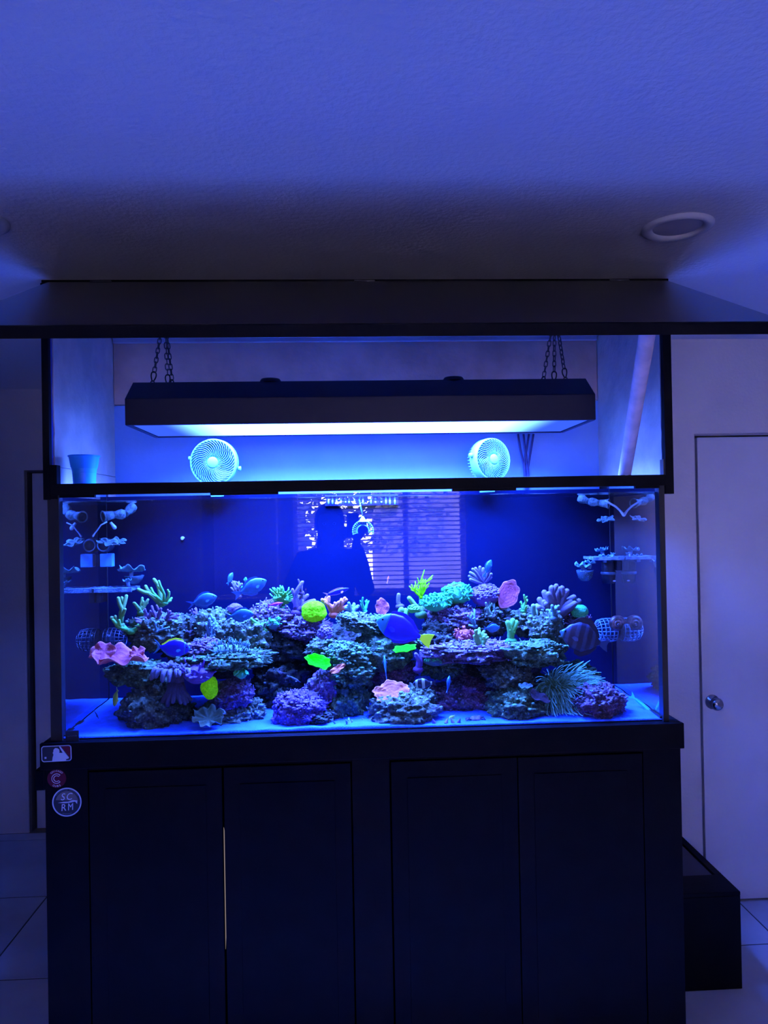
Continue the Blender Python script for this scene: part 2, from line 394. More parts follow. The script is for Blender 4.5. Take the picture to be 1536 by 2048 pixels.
bxw('plinth', M_black, dxs[3]-.003, dxs[5]+.003, Y0+.008, Y0+.022, 0, .07, st)
for a, c in ((dxs[0], dxs[1]), (dxs[1], dxs[2]), (dxs[3], dxs[4]), (dxs[4], dxs[5])):
    d = bxw('cabinet_door', M_black, a+(.0029 if a == dxs[1] else .0015), c-(.0029 if c == dxs[1] else .0015), Y0-.004, Y0+.016, .075, dz1, st, .0015)
    bxw_p = MB(); bxw_p.box(a+.05-L.x, c-.05-L.x, Y0-.0065-L.y, Y0-.004-L.y, .13, dz1-.05)
    bxw_p.build('door_panel', M_black, d, smooth=False, bevel=.001)
# sump lamp shining through the gap between the left pair of doors
gx = dxs[1]
lp = MB(); gx *= 1.032; za, zb = at(446, 1925, Y0).z, at(446, 1675, Y0).z; lp.tube([(gx, Y0+.07, za+(zb-za)*t) for t in (0,.15,.4,.7,.9,1)], [.0008,.004,.008,.010,.007,.0015], 10)
so = lp.build('sump_light', mat_emit('sump lamp glow', (1., .78, .78), .22)); tag(so, 'slim warm lamp glowing inside the stand behind the left door gap', 'lamp')
bkt = bx('lamp_bracket', M_black, gx-.012, gx+.012, Y0+.076, Y0+.082, at(446, 1910, Y0).z, at(446, 1685, Y0).z, so)
# left side latch block on the fascia
bxw('side_latch', M_black, cx0-.03, cx0, Y0+.0, Y0+.05, at(75, 1582, Y0).z, at(75, 1540, Y0).z, st, .004)

# step box at the right
sb = empty('step_box', (1.19, 2.77, 0), 'low black wooden step box beside the right end of the stand', 'step')
bxw('body', M_black, 1.022, 1.348, 2.534, 3.03, 0, .325, sb, .003)
bxw('front_tread', M_black, 1.022, 1.348, 2.534, 2.662, .325, .339, sb, .002)
bxw('side_rim', M_black, 1.320, 1.348, 2.662, 3.03, .325, .339, sb, .002)
bxw('lid_panel', mat('blue black vinyl', (.03,.03,.045), .30), 1.024, 1.318, 2.666, 3.028, .325, .331, sb, .001)

# ------------------------------------------------------------------ stickers on the stand
def stick_at(px, py): p = at(px, py, Y0-.016); return p
# batter sticker
p = stick_at(113, 1507); w, h = .0435, .0235
e = empty('batter_sticker', (p.x, Y0-.016, p.z), 'rectangular sticker of a white batter silhouette on the stand fascia', 'sticker', rot=(0, math.radians(-.8), 0))
def rrect(w, h, r, n=6):
    o = []
    for cx_, cz, a0 in ((w-r, h-r, 0), (-w+r, h-r, PI/2), (-w+r, -h+r, PI), (w-r, -h+r, 1.5*PI)):
        for i in range(n+1): a = a0+PI/2*i/n; o.append((cx_+r*math.cos(a), cz+r*math.sin(a)))
    return o
def print_at(name, outline, m, par, y, th=.0006, label=None):
    b = MB(); b.sheet(outline, th); o = b.build(name, m, par, smooth=False); o.location = (0, y, 0)
    if label: o['label'] = label
    return o
print_at('border', rrect(w, h, .008), M_sticker_w, e, -.0003)
print_at('dark_field', rrect(w-.0025, h-.0025, .006), M_sticker_k, e, -.0009)
print_at('red_corner', [(.016,h-.003),(w-.0085,h-.003),(w-.0035,h-.0065),(w-.003,-.012),(w-.007,-.010)], M_sticker_r, e, -.0012)
sil = [(-.0125,-.021),(-.0105,-.009),(-.0085,-.005),(-.0085,-.001),(-.0105,.003),(-.0085,.005),(-.0075,.012),(-.003,.0165),(.003,.0160),(.0085,.012),(.0095,.006),(.0085,.002),(.018,.001),(.0225,-.001),(.0135,h-.0025),(.0085,h-.0025),(.0150,.006),(.0245,-.004),(.0330,-.011),(.0355,-.0155),(.0285,-.0175),(.027,-.021)]
sil = [(-.0125,-.021),(-.0105,-.009),(-.0085,-.005),(-.0085,-.001),(-.0105,.003),(-.0085,.005),(-.0075,.012),(-.003,.0165),(.003,.0160),(.0085,.012),(.0095,.006),(.0085,.002),(.0185,.0015),(.0085,h-.003),(.0125,h-.003),(.0335,-.0095),(.036,-.012),(.0355,-.0155),(.0285,-.0175),(.027,-.021)]
print_at('batter', sil, M_sticker_w, e, -.0015, label='white batter silhouette')
print_at('ball', rrect(.0028,.0028,.001,3), M_sticker_w, e, -.0015).location = (-.0315,-.0015,-.011)
def ring(r0, r1, n=48):
    b = MB(); vs = []
    for y in (-.0003, .0003):
        for r in (r0, r1):
            for k in range(n): a = 2*PI*k/n; vs.append((r*math.cos(a), y, r*math.sin(a)))
    f = []
    for k in range(n):
        q = (k+1) % n
        f += [(k, q, n+q, n+k), (2*n+k, 3*n+k, 3*n+q, 2*n+q), (n+k, n+q, 3*n+q, 3*n+k), (k, 2*n+k, 2*n+q, q)]
    b.add(vs, f); return b
disc = lambda r, n=40: [(r*math.cos(2*PI*i/n), r*math.sin(2*PI*i/n)) for i in range(n)]
# red round sticker
p = stick_at(113, 1557); e = empty('red_round_sticker', (p.x, Y0-.0065, p.z), 'round red sticker with a big letter C on the stand post', 'sticker')
e.location = (at(113,1557,Y0-.002).x, Y0, at(113,1557,Y0).z)
print_at('red_field', disc(.0275), M_sticker_r, e, -.0004)
def c_arc(r0, r1, a0=.75, n=26):
    o = []
    for i in range(n+1): a = a0+(2*PI-2*a0)*i/n; o.append((r1*math.cos(a), r1*math.sin(a)))
    for i in range(n, -1, -1): a = a0+(2*PI-2*a0)*i/n; o.append((r0*math.cos(a), r0*math.sin(a)))
    return o
print_at('letter', c_arc(.0075,.0150), M_sticker_w, e, -.0008); print_at('letter_inset', c_arc(.0095,.0130,.82), M_sticker_r, e, -.0013)
for word, c0, dc, sg, sz in (('CHICAGO', PI/2+.72, -.24, -1, .0075), ('CUBS', -PI/2-.42, .28, 1, .008)):
    for i, ch in enumerate(word):
        a = c0+dc*i; tb = MB(); text_mb(tb, ch, sz, (.0225*math.cos(a), .0225*math.sin(a)), a+sg*PI/2)
        tb.build('small_letter', M_sticker_w, e, smooth=False).location = (0, -.0010, 0)
# club sticker
q = at(134, 1604, Y0); e = empty('club_sticker', (q.x, Y0, q.z), 'round black and silver sticker reading SC RM on the stand', 'sticker')
print_at('dark_field', disc(.0425, 48), M_sticker_k, e, -.0004)
rg = ring(.0392, .0428).build('silver_ring', mat('sticker silver print', (.7,.7,.72), .5), e, smooth=False); rg.location = (0,-.0010,0)
print_at('scene_band', [(.033*math.cos(a), .033*math.sin(a)) for a in [i*PI/20+.1 for i in range(19)]], M_sticker_n, e, -.0009)
print_at('wave', [(-.026,-.001),(-.010,.0015),(.004,.0015),(.018,.006),(.031,.004),(.030,-.006),(.024,.001),(.008,-.002),(-.006,-.003)], mat('sticker silver print', (.7,.7,.72)), e, -.0014)
for ch, x, z, sh, w in (('S',-.0125,.0150,.25,.95), ('C',.0060,.0155,.25,.90), ('R',-.0105,-.0165,.15,.9), ('M',.0100,-.0150,.15,.76)):
    tb = MB(); text_mb(tb, ch, .029, (x, z), .08, sh, sx=w); tb.build('letter', M_sticker_w, e, smooth=False).location = (0,-.0017,0)
tk = MB(); random.seed(2)
for i in range(22):
    a = .55+i*.095+(.12 if i in (9,10) else 0); c = Vector((.0365*math.cos(a), 0, .0365*math.sin(a)))
    tk.blob(c, .0011, (1,.3,1.2), 6, 4)
for i in range(9):
    a = -PI/2-.36+i*.09; tk.blob((.035*math.cos(a), 0, .035*math.sin(a)), .0012, (1,.3,1.2), 6, 4)
tk_o = tk.build('tiny_print', mat('faint print', (.2,.2,.22)), e); tk_o.location = (0,-.0008,0); tk_o['kind'] = 'stuff'
# ------------------------------------------------------------------ canopy hood over the tank
YH = 2.88; ZR1 = 1.787; ZR0 = 1.752
hd = empty('canopy_hood', (.05, 2.56, 1.75), 'tall black canopy hood with white inner boards above the aquarium', 'hood')
bxw('left_side', M_black, HX0, HX0+.014, Y0+.02, YH+.02, ZR0-.01, ZC-.012, hd)
bxw('right_side', M_black, HX1-.014, HX1, Y0+.02, YH+.02, ZR0-.02, ZC-.012, hd)
bxw('left_post', M_black, HX0, HX0+.020, Y0, Y0+.02, ZR0-.012, ZC-.012, hd, .001)
bxw('right_post', M_black, HX1-.026, HX1, Y0, Y0+.02, ZR0-.025, ZC-.012, hd, .001)
bxw('corner_block', M_black, HX0+.020, HX0+.040, Y0+.002, Y0+.03, ZR0-.01, at(100,930,Y0).z, hd)
bxw('corner_block', mat('bare corner wood', (.10,.06,.04), .7), at(1328,930,Y0).x, HX1-.026, Y0+.004, Y0+.03, ZR1, at(1330,918,Y0).z, hd)
bxw('front_rail', M_black, HX0+.020, HX1-.026, Y0, Y0+.02, ZR0+.001, ZR1, hd, .001)
for a, c in ((118,188),(420,556),(905,1033),(1272,1320)):
    bxw('rail_tab', M_black, at(a,985,Y0).x, at(c,985,Y0).x, Y0+.002, Y0+.018, ZR0-.0065, ZR0+.002, hd)
bxw('top_board', M_white, HX0+.014, HX1-.014, Y0+.03, YH, ZC-.032, ZC-.014, hd)
def ragged(x, y0, y1, z0, z1, seed, th, name):
    """painted inner board whose front edge is torn and wavy"""
    random.seed(seed); n = 26; ol = []
    for i in range(n+1):
        z = z0+(z1-z0)*i/n; ol.append((y0+.006*noise.noise((seed, z*9, 0))+.004*noise.noise((seed, z*31, 3)), z))
    ol += [(y1, z1), (y1, z0)]; b = MB(); m_ = len(ol); L = hd.location
    b.add([(x-L.x, y-L.y, z-L.z) for y, z in ol]+[(x+th-L.x, y-L.y, z-L.z) for y, z in ol],
          [tuple(range(m_)), tuple(range(2*m_-1, m_-1, -1))]+[(i, (i+1) % m_, (i+1) % m_+m_, i+m_) for i in range(m_)])
    return b.build(name, M_liner, hd, smooth=False)
ragged(HX0+.014, Y0+.040, YH, at(110,930,Y0).z, ZC-.034, 3, .006, 'left_liner')
ragged(HX1-.020, Y0+.040, YH, ZR1, ZC-.034, 7, .006, 'right_liner')
bxw('left_lower_liner', M_liner, HX0+.016, HX0+.021, Y0+.06, YH, ZR0, at(110,930,Y0).z-.002, hd)
film = mat_clear('clear film', (.35,.5,.95), .35)
M_bluefilm = mat('blue plastic film', (.02,.05,.30), .35)
bxw('side_film', M_bluefilm, HX0+.0145, HX0+.016, Y0+.022, Y0+.07, at(100,930,Y0).z, ZC-.05, hd)
bxw('side_film', M_bluefilm, HX1-.0165, HX1-.0145, Y0+.022, Y0+.07, ZR1, ZC-.05, hd)
zs = at(240, 811, YH).z
bxw('upper_back_board', mat('greyish back board', (.72,.46,.32), .65, var=.18, scale=5, bump=.4, bscale=25), HX0+.022, HX1-.022, YH-.012, YH, zs+.002, ZC-.034, hd, .001)
bxw('lower_back_board', mat('blue white back board', (.24,.42,.66), .5, var=.05, scale=5, bump=.1), HX0+.020, HX1-.020, YH-.006, YH+.004, ZR0-.02, zs-.002, hd)
zt0, zt1 = at(700, 684, YH-.02).z, at(700, 672, YH-.02).z
bxw('moulding', M_white, HX0+.024, HX1-.024, YH-.030, YH-.013, zt0, zt1, hd, .003)
bxw('moulding', M_white, HX0+.024, HX1-.024, YH-.045, YH-.013, zt1+.004, ZC-.034, hd, .003)
bxw('leak_stop_strip', M_black, HX0, HX1, Y0+.010, Y0+.030, ZC-.034, ZC-.0005, hd)  # strip added to stop light leaking between hood top and ceiling
# the open front lid (hinged at the top, propped outwards)
lid = MB(); L = hd.location
hA = Vector((0, Y0+.006, ZC-.006)); hB = Vector((0, 1.62, 2.094)); nrm = Vector((0, -(hB.z-hA.z), hB.y-hA.y)).normalized()
if nrm.z > 0: nrm = -nrm
x0, x1 = at(97,555,Y0).x, at(1334,555,Y0).x
pts = [hA, hB, hB+nrm*.020, hA+nrm*.020]
lid.add([(x-L.x, q.y-L.y, q.z-L.z) for x in (x0, x1) for q in pts], [(0,1,2,3),(7,6,5,4),(0,4,5,1),(1,5,6,2),(2,6,7,3),(3,7,4,0)])
lo = lid.build('front_lid', M_lid, hd, smooth=False, bevel=.0015)
dirl = (hB-hA).normalized()
tr_ = MB(); q0 = hB-dirl*.006; pts = [q0-nrm*.001, hB+dirl*.004-nrm*.001, hB+dirl*.004+nrm*.026, q0+nrm*.026]
tr_.add([(x-L.x, q.y-L.y, q.z-L.z) for x in (x0-.002, x1+.002) for q in pts], [(0,1,2,3),(7,6,5,4),(0,4,5,1),(1,5,6,2),(2,6,7,3),(3,7,4,0)])
tr_.build('lid_edge_strip', M_black, lo, smooth=False)
for f in (.08, .5, .92):
    hx = x0+(x1-x0)*f; h_ = MB(); h_.tube([(hx-.03-L.x, Y0+.004-L.y, ZC-.008-L.z), (hx+.03-L.x, Y0+.004-L.y, ZC-.008-L.z)], .004, 8); h_.build('hinge', M_chrome, lo)

# prop stick
pb = Vector((at(1248,952,2.30).x, 2.30, 1.781)); ptop = at(1297, 664, 1.70)
ptop = Vector((ptop.x, 1.70, hA.z+(hB.z-hA.z)*(1.70-hA.y)/(hB.y-hA.y)-.026))
b = MB(); b.tube([(0,0,0), (ptop-pb)*.5, ptop-pb], .0195, 20, round_end=False)
o = b.build('prop_stick', M_wood, bevel=.002); o.location = pb
tag(o, 'round pale wooden stick propping the hood lid open at the right', 'stick')
# white cup
cp = at(169, 962, 2.335); cup = empty('plastic_cup', (cp.x, 2.335, 1.7815), 'ribbed plastic cup standing on the left corner of the tank rim', 'cup')
b = MB(); b.lathe([(0,.002),(.030,.002),(.0315,0),(.0325,.004)]+[(.0328+.0002*i+(.0007 if i % 2 else 0), .008+i*.0035) for i in range(14)]+[(.0395,.060),(.0445,.090),(.046,.0925),(.0465,.095),(.0445,.096),(.0435,.090),(.036,.05),(.031,.006),(0,.006)], 36)
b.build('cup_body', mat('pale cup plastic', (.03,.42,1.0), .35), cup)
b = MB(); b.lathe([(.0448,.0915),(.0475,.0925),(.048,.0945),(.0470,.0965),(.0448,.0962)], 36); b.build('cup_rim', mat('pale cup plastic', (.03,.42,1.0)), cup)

# ------------------------------------------------------------------ reef light fixture
FY0, FY1 = 2.305, 2.665
FX0, FX1, FZ = at(250,848,FY0).x, at(1192,842,FY0).x, (at(250,848,FY0).z+at(1192,842,FY0).z)/2
fz1 = at(700, 793, FY0).z; FYR = FY0+.09; fz2 = at(700, 761, FYR).z
fx = empty('light_fixture', ((FX0+FX1)/2, (FY0+FY1)/2, FZ), 'long black aquarium light fixture glowing blue, hung on chains inside the hood', 'light fixture')
L = fx.location
hb = MB(); prof = [(FY0,FZ),(FY0,fz1),(FYR,fz2),(FY1-.05,fz2),(FY1,fz1),(FY1,FZ),(FY1-.012,FZ),(FY1-.012,FZ+.03),(FY0+.012,FZ+.03),(FY0+.012,FZ)]
n = len(prof)
hb.add([(x-L.x, y-L.y, z-L.z) for x in (FX0, FX1) for y, z in prof], [tuple(range(n)), tuple(range(2*n-1, n-1, -1))]+[(i, i+n, (i+1) % n+n, (i+1) % n) for i in range(n)])
hb.build('housing', M_housing, fx, smooth=False, bevel=.002)
for x in (FX0, FX1-.012): bxw('end_cap', M_housing, x, x+.012, FY0+.012, FY1-.012, FZ, FZ+.03, fx)
# light board: two LED pucks and tubes behind one lens, brightest in the middle
m = bpy.data.materials.new('light board glow'); m.use_nodes = True; n_, l_ = nt(m); n_.remove(n_['Principled BSDF'])
em = n_.new('ShaderNodeEmission'); em.inputs[0].default_value = (*LAMP, 1)
tc = n_.new('ShaderNodeTexCoord'); sx = n_.new('ShaderNodeSeparateXYZ'); l_.new(tc.outputs['Object'], sx.inputs[0])
ab = n_.new('ShaderNodeMath'); ab.operation = 'ABSOLUTE'; l_.new(sx.outputs[0], ab.inputs[0])
rp = n_.new('ShaderNodeMapRange'); rp.interpolation_type = 'SMOOTHSTEP'; rp.inputs[1].default_value = .36; rp.inputs[2].default_value = .64; rp.inputs[3].default_value = LAMP_K*1.2; rp.inputs[4].default_value = 1.15
l_.new(ab.outputs[0], rp.inputs[0]); l_.new(rp.outputs[0], em.inputs[1]); l_.new(em.outputs[0], n_['Material Output'].inputs[0])
b = MB(); N = 24
w_ = (FX1-FX0)/2-.014; d_ = (FY1-FY0)/2-.014
b.add([(-w_+2*w_*i/N, s*d_, .004) for i in range(N+1) for s in (-1, 1)], [(2*i, 2*i+1, 2*i+3, 2*i+2) for i in range(N)])
lb = b.build('light_board', m, fx, smooth=False, fix=False); lb['label'] = 'glowing blue white light board'
al = bpy.data.lights.new('led_array', 'AREA'); al.shape = 'RECTANGLE'; al.size = 1.26; al.size_y = .30; al.energy = LAMP_W; al.color = LAMP; al.spread = math.radians(146)
lo_ = bpy.data.objects.new('led_array', al); COL.objects.link(lo_); lo_.parent = fx; lo_.location = (0, 0, -.004)
for sx_ in (-.30, .30):
    b = MB(); b.lathe([(0,.012),(.03,.012),(.034,.006),(.036,0)], 24); o = b.build('cable_gland', M_housing, fx); o.location = (sx_, -.06, fz2-FZ)

# chains ------------------------------------------------------------
def link_mesh():
    b = MB(); pts = []
    for i in range(14):
        a = 2*PI*i/14; pts.append((.0058*math.cos(a), 0, .0075*math.sin(a)+(.0035 if math.sin(a) > 0 else -.0035)))
    b.tube(pts, .0018, 6, closed=True); return b
LINK = None
def chain(top, bottoms, label, seed):
    global LINK
    e = empty('hanging_chain', top, label, 'chain', 'chains holding the light fixture')
    for bi, bt in enumerate(bottoms):
        v = bt-top; hook = .036; ln = v.length-hook; n = max(3, int(ln/.0165)); d = v.normalized()
        q = Vector((0,0,1)).rotation_difference(-d)
        for i in range(n):
            if LINK is None: o = link_mesh().build('link', M_chain, e); LINK = o.data
            else: o = bpy.data.objects.new('link', LINK); COL.objects.link(o); o.parent = e
            o.location = d*(i+.5)*(ln/n); o.rotation_mode = 'QUATERNION'; o.rotation_quaternion = q @ Euler((0, 0, (PI/2 if i % 2 else 0)+.25*bi)).to_quaternion()
        c = MB(); pts = []
        for i in range(16):
            a = 2*PI*i/16; pts.append(((.0075+.0028*math.sin(a))*math.cos(a), 0, .017*math.sin(a)))
        c.tube(pts, .0022, 8, closed=True); o = c.build('carabiner', M_plasticblk, e); o.location = d*(ln+.016); o.rotation_mode = 'QUATERNION'; o.rotation_quaternion = q @ Euler((0, 0, .5-bi*.6)).to_quaternion()
        c = MB(); c.tube([(.006*math.cos(2*PI*i/12), 0, .006*math.sin(2*PI*i/12)) for i in range(12)], .0018, 6, closed=True)
        o = c.build('eye_bolt', M_plasticblk, e); o.location = bt-top+Vector((0,0,-.002))
def top_at(px, Y): p = at(px, 760, Y); return Vector((p.x, Y, fz2+.004))
chain(Vector((at(329,640,2.48).x, 2.48, ZC-.034)), [top_at(305,FYR+.02), top_at(336,2.48), top_at(346,2.57)], 'steel chain with black clips holding the left end of the light fixture', 1)
chain(Vector((at(1110,640,2.48).x, 2.48, ZC-.034)), [top_at(1084,2.57), top_at(1108,2.48), top_at(1131,FYR+.02)], 'steel chain with black clips holding the right end of the light fixture', 2)

# clip fans -----------------------------------------------------------
def fan(px, py, Y, r, yaw, tilt, label):
    p = at(px, py, Y)
    e = empty('clip_fan', p, label, 'fan', 'small clip fans behind the tank rim', rot=(math.radians(tilt), 0, math.radians(yaw)))
    b = MB(); b.lathe([(r*.94,-.008),(r,-.010),(r*1.02,0),(r*1.02,.030),(r*.99,.032),(r*.985,0),(r*.94,-.004),(r*.94,-.008)], 48, axis='Y'); b.build('front_ring', M_fan, e)
    b = MB(); b.lathe([(0,-.016),(r*.2,-.015),(r*.245,-.012),(r*.245,-.004),(0,-.004)], 32, axis='Y'); b.build('hub_cap', M_fan, e)
    me = None
    for i in range(38):
        if me is None:
            b = MB(); pts = []
            for k in range(7):
                t = k/6; rr = r*(.235+.72*t); a = .62*t*t+.10*t; pts.append((rr*math.cos(a), -.010-.003*math.sin(PI*t), rr*math.sin(a)))
            b.tube(pts, .00105, 5, round_end=False); o = b.build('grille_spoke', M_fan, e); me = o.data
        else: o = bpy.data.objects.new('grille_spoke', me); COL.objects.link(o); o.parent = e
        o.rotation_euler = (0, 2*PI*i/38, 0)
    bm_ = None
    for i in range(5):
        if bm_ is None:
            b = MB(); vs = []
            for k in range(6):
                t = k/5; rr = r*(.2+.68*t); a0 = .35*t
                for s, yy in ((-.32-.12*t, .006), (.32+.12*t, .024)): vs.append((rr*math.cos(a0+s), yy, rr*math.sin(a0+s)))
            b.add(vs, [(2*k, 2*k+1, 2*k+3, 2*k+2) for k in range(5)]); o = b.build('blade', M_fan_in, e); bm_ = o.data
            sd = o.modifiers.new('solid', 'SOLIDIFY'); sd.thickness = .0015
        else: o = bpy.data.objects.new('blade', bm_); COL.objects.link(o); o.parent = e
        o.rotation_euler = (0, 2*PI*i/5, 0)
    b = MB()
    for i in range(40):
        a = 2*PI*i/40; b.tube([(r*1.0*math.cos(a), .031, r*1.0*math.sin(a)), (r*.93*math.cos(a), .052, r*.93*math.sin(a)), (r*.3*math.cos(a+.3), .060, r*.3*math.sin(a+.3))], .001, 4, round_end=False)
    b.lathe([(r*.3,.058),(r*.3,.064),(0,.064)], 20, axis='Y'); g = b.build('rear_cage', M_fan, e); g['kind'] = 'stuff'
    b = MB(); b.lathe([(0,.02),(r*.22,.02),(r*.22,.058),(0,.058)], 20, axis='Y'); b.build('motor', M_fan, e)
    for s in (-1, 1):
        b = MB(); b.lathe([(0,0),(.008,0),(.008,.010),(0,.010)], 14, (0,0,0), 'X'); o = b.build('pivot_knob', M_fan, e); o.location = (r*1.02*s if s > 0 else -r*1.02-.010, .016, -r*.28 if s > 0 else r*.2)
    b = MB(); b.box(-.016, .016, .020, .050, -r-.032, -r+.004); b.box(-.018, .018, .012, .058, -r-.04, -r-.030); b.build('clip', M_fan, e, smooth=False, bevel=.002)
fan(427, 925, 2.62, .081, -6, 3, 'left round white clip fan facing the room under the light fixture')
fan(984, 919, 2.64, .076, 28, -2, 'right round white clip fan turned aside beside the hanging cords')
# cords behind
e = empty('power_cords', at(1052, 955, 2.84), 'dark power cords hanging in a V on the back board right of the fans', 'cord')
for pts in (((1036,868),(1041,900),(1048,930),(1050,957)), ((1047,868),(1051,905),(1049,935),(1052,957)), ((1058,868),(1052,905),(1054,932),(1055,957)), ((1067,868),(1061,905),(1056,935),(1057,957))):
    P = [at(x, y, 2.845)-Vector(e.location) for x, y in pts]
    Q = []
    for i in range(len(P)-1):
        for t in (0, .34, .67): Q.append(P[i].lerp(P[i+1], t))
    Q.append(P[-1]+Vector((0,0,-.03)))
    b = MB(); b.tube(Q, .0042, 8); b.build('cord', mat('dark blue cord', (.04,.04,.12), .5), e)

# ------------------------------------------------------------------ aquarium
TX0, TX1, TY0, TY1, TZ0, TZ1 = -.866, .971, 2.256, 2.70, ZT+.001, 1.781
ZW = 1.735
tk = empty('aquarium', (.05, 2.48, TZ0), 'large rectangular glass reef aquarium on the black stand', 'aquarium')
M_fg = mat_glass('front glass', (.985,.99,1.0), k=1.25)
M_sg = mat_glass('side glass', (.95,.97,1.0), side=True)
bxw('front_pane', M_fg, TX0, TX1, TY0, TY0+.010, TZ0, TZ1, tk)
# side panes: inner faces mirror at grazing angles
for nm, x in (('left_pane', TX0), ('right_pane', TX1)):
    b = MB(); L = tk.location; s = 1 if x < 0 else -1
    b.add([(x+.001*s-L.x, y-L.y, z-L.z) for y, z in ((TY0+.010,TZ0),(TY1,TZ0),(TY1,TZ1),(TY0+.010,TZ1))], [(0,1,2,3) if s > 0 else (3,2,1,0)])
    o = b.build(nm, M_sg, tk, smooth=False, fix=False)
M_back = mat('dark blue back panel', (.0004,.0035,.024), .7, var=.12, scale=2, spec=.04)
bxw('back_panel', M_back, TX0+.003, TX1-.003, TY1, TY1+.008, TZ0, TZ1-.02, tk)
bxw('bottom_pane', M_plasticblk, TX0+.002, TX1-.002, TY0+.010, TY1, TZ0, TZ0+.002, tk)
gx0, gx1 = at(98,1200,TY0).x, at(1333,1200,TY0).x
bxw('corner_trim', M_silicone, gx0, TX0+.004, TY0-.001, TY0+.03, TZ0, TZ1, tk)
bxw('corner_trim', M_silicone, TX1-.004, gx1, TY0-.001, TY0+.03, TZ0, TZ1, tk)
bxw('back_trim', M_silicone, gx0, TX0-.001, TY1-.004, TY1+.03, TZ0, TZ1, tk)
bxw('back_trim', M_silicone, TX1+.001, gx1, TY1-.004, TY1+.03, TZ0, TZ1, tk)
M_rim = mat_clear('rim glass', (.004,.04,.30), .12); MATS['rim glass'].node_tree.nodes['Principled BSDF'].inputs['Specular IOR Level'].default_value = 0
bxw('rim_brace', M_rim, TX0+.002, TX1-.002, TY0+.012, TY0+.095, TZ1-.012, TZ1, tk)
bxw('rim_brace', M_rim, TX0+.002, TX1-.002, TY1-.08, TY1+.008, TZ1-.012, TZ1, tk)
bxw('bottom_seam', M_silicone, TX0+.002, TX0+.010, TY0+.012, TY1, 1.02, 1.0335, tk)
bxw('bottom_seam', M_silicone, TX1-.010, TX1-.002, TY0+.012, TY1, 1.02, 1.0335, tk)
# overflow comb at the back centre
oc = empty('overflow_comb', (at(724,1004,TY1-.02).x, TY1-.012, at(724,1004,TY1-.02).z), 'pale slotted overflow comb at the top centre of the back panel', 'overflow')
M_comb = mat('pale comb plastic', (.55,.9,.95), .3)
for i, (x, hgt) in enumerate(zip((657,665,673,682,691,698,709,726,742,751,763,772,780,790), (9,9,9,7,4,5,9,9,8,4,4,9,10,10))):
    q = at(x, 1004, TY1-.02); s = hgt*.0009
    b = MB(); b.lathe([(0,-s),(.0028,-s*.9),(.0034,0),(.0028,s*.9),(0,s)], 10); o = b.build('comb_tooth', M_comb, oc); o.location = (q.x-oc.location.x, 0, q.z-oc.location.z)
x0_, x1_ = at(650,1004,TY1-.02).x, at(797,1004,TY1-.02).x
bx('comb_bar', mat('dark comb bar', (.01,.02,.12), .4), x0_-oc.location.x, x1_-oc.location.x, .004, .0115, -.012, .028, oc)
# water surface
b = MB(); nx, ny = 150, 34; vs = []
for i in range(nx+1):
    for k in range(ny+1):
        x = TX0+.003+(TX1-TX0-.006)*i/nx; y = TY0+.011+(TY1-TY0-.012)*k/ny
        vs.append((x, y, ZW+.0022*noise.noise((x*9, y*11, 2))+.0012*noise.noise((x*22, y*25, 5))))
b.add(vs, [(i*(ny+1)+k, (i+1)*(ny+1)+k, (i+1)*(ny+1)+k+1, i*(ny+1)+k+1) for i in range(nx) for k in range(ny)])
m = bpy.data.materials.new('water surface'); m.use_nodes = True; n_, l_ = nt(m); n_.remove(n_['Principled BSDF'])
t = n_.new('ShaderNodeBsdfTransparent'); t.inputs[0].default_value = (.93,.98,1,1)
g = n_.new('ShaderNodeBsdfGlossy'); g.inputs['Roughness'].default_value = .15
fr = n_.new('ShaderNodeLayerWeight'); fr.inputs['Blend'].default_value = .25
mx = n_.new('ShaderNodeMixShader'); l_.new(fr.outputs['Fresnel'], mx.inputs[0]); l_.new(t.outputs[0], mx.inputs[1]); l_.new(g.outputs[0], mx.inputs[2]); l_.new(mx.outputs[0], n_['Material Output'].inputs[0])
o = b.build('water', m, fix=False); tag(o, 'rippled clear water surface just under the tank rim', 'water', kind='stuff')
# sand bed
ZS = 1.034
def sand_z(x, y):
    t = (y-TY0)/(TY1-TY0)
    return ZS-.004+.010*t+.006*noise.noise((x*5, y*6, 1))+.0025*noise.noise((x*18, y*18, 4))
b = MB(); nx, ny = 170, 44; vs = []
for i in range(nx+1):
    for k in range(ny+1):
        x = TX0+.004+(TX1-TX0-.008)*i/nx; y = TY0+.011+(TY1-TY0-.012)*k/ny; vs.append((x, y, sand_z(x, y)))
fs = [(i*(ny+1)+k, (i+1)*(ny+1)+k, (i+1)*(ny+1)+k+1, i*(ny+1)+k+1) for i in range(nx) for k in range(ny)]
o0 = len(vs)
for i in range(nx+1): x = TX0+.004+(TX1-TX0-.008)*i/nx; vs.append((x, TY0+.011, TZ0+.0025))
fs += [(o0+i, o0+i+1, (i+1)*(ny+1), i*(ny+1)) for i in range(nx)]
b.add(vs, fs)
M_sand = mat('reef sand', (.03,.16,.80), .9, var=.14, scale=30, bump=.5, bscale=320)  # white sand tinted blue: the lamp's cast is put into the base colour
o = b.build('sand', M_sand, fix=False); tag(o, 'bright blue lit sand bed covering the tank floor', 'sand', kind='stuff')
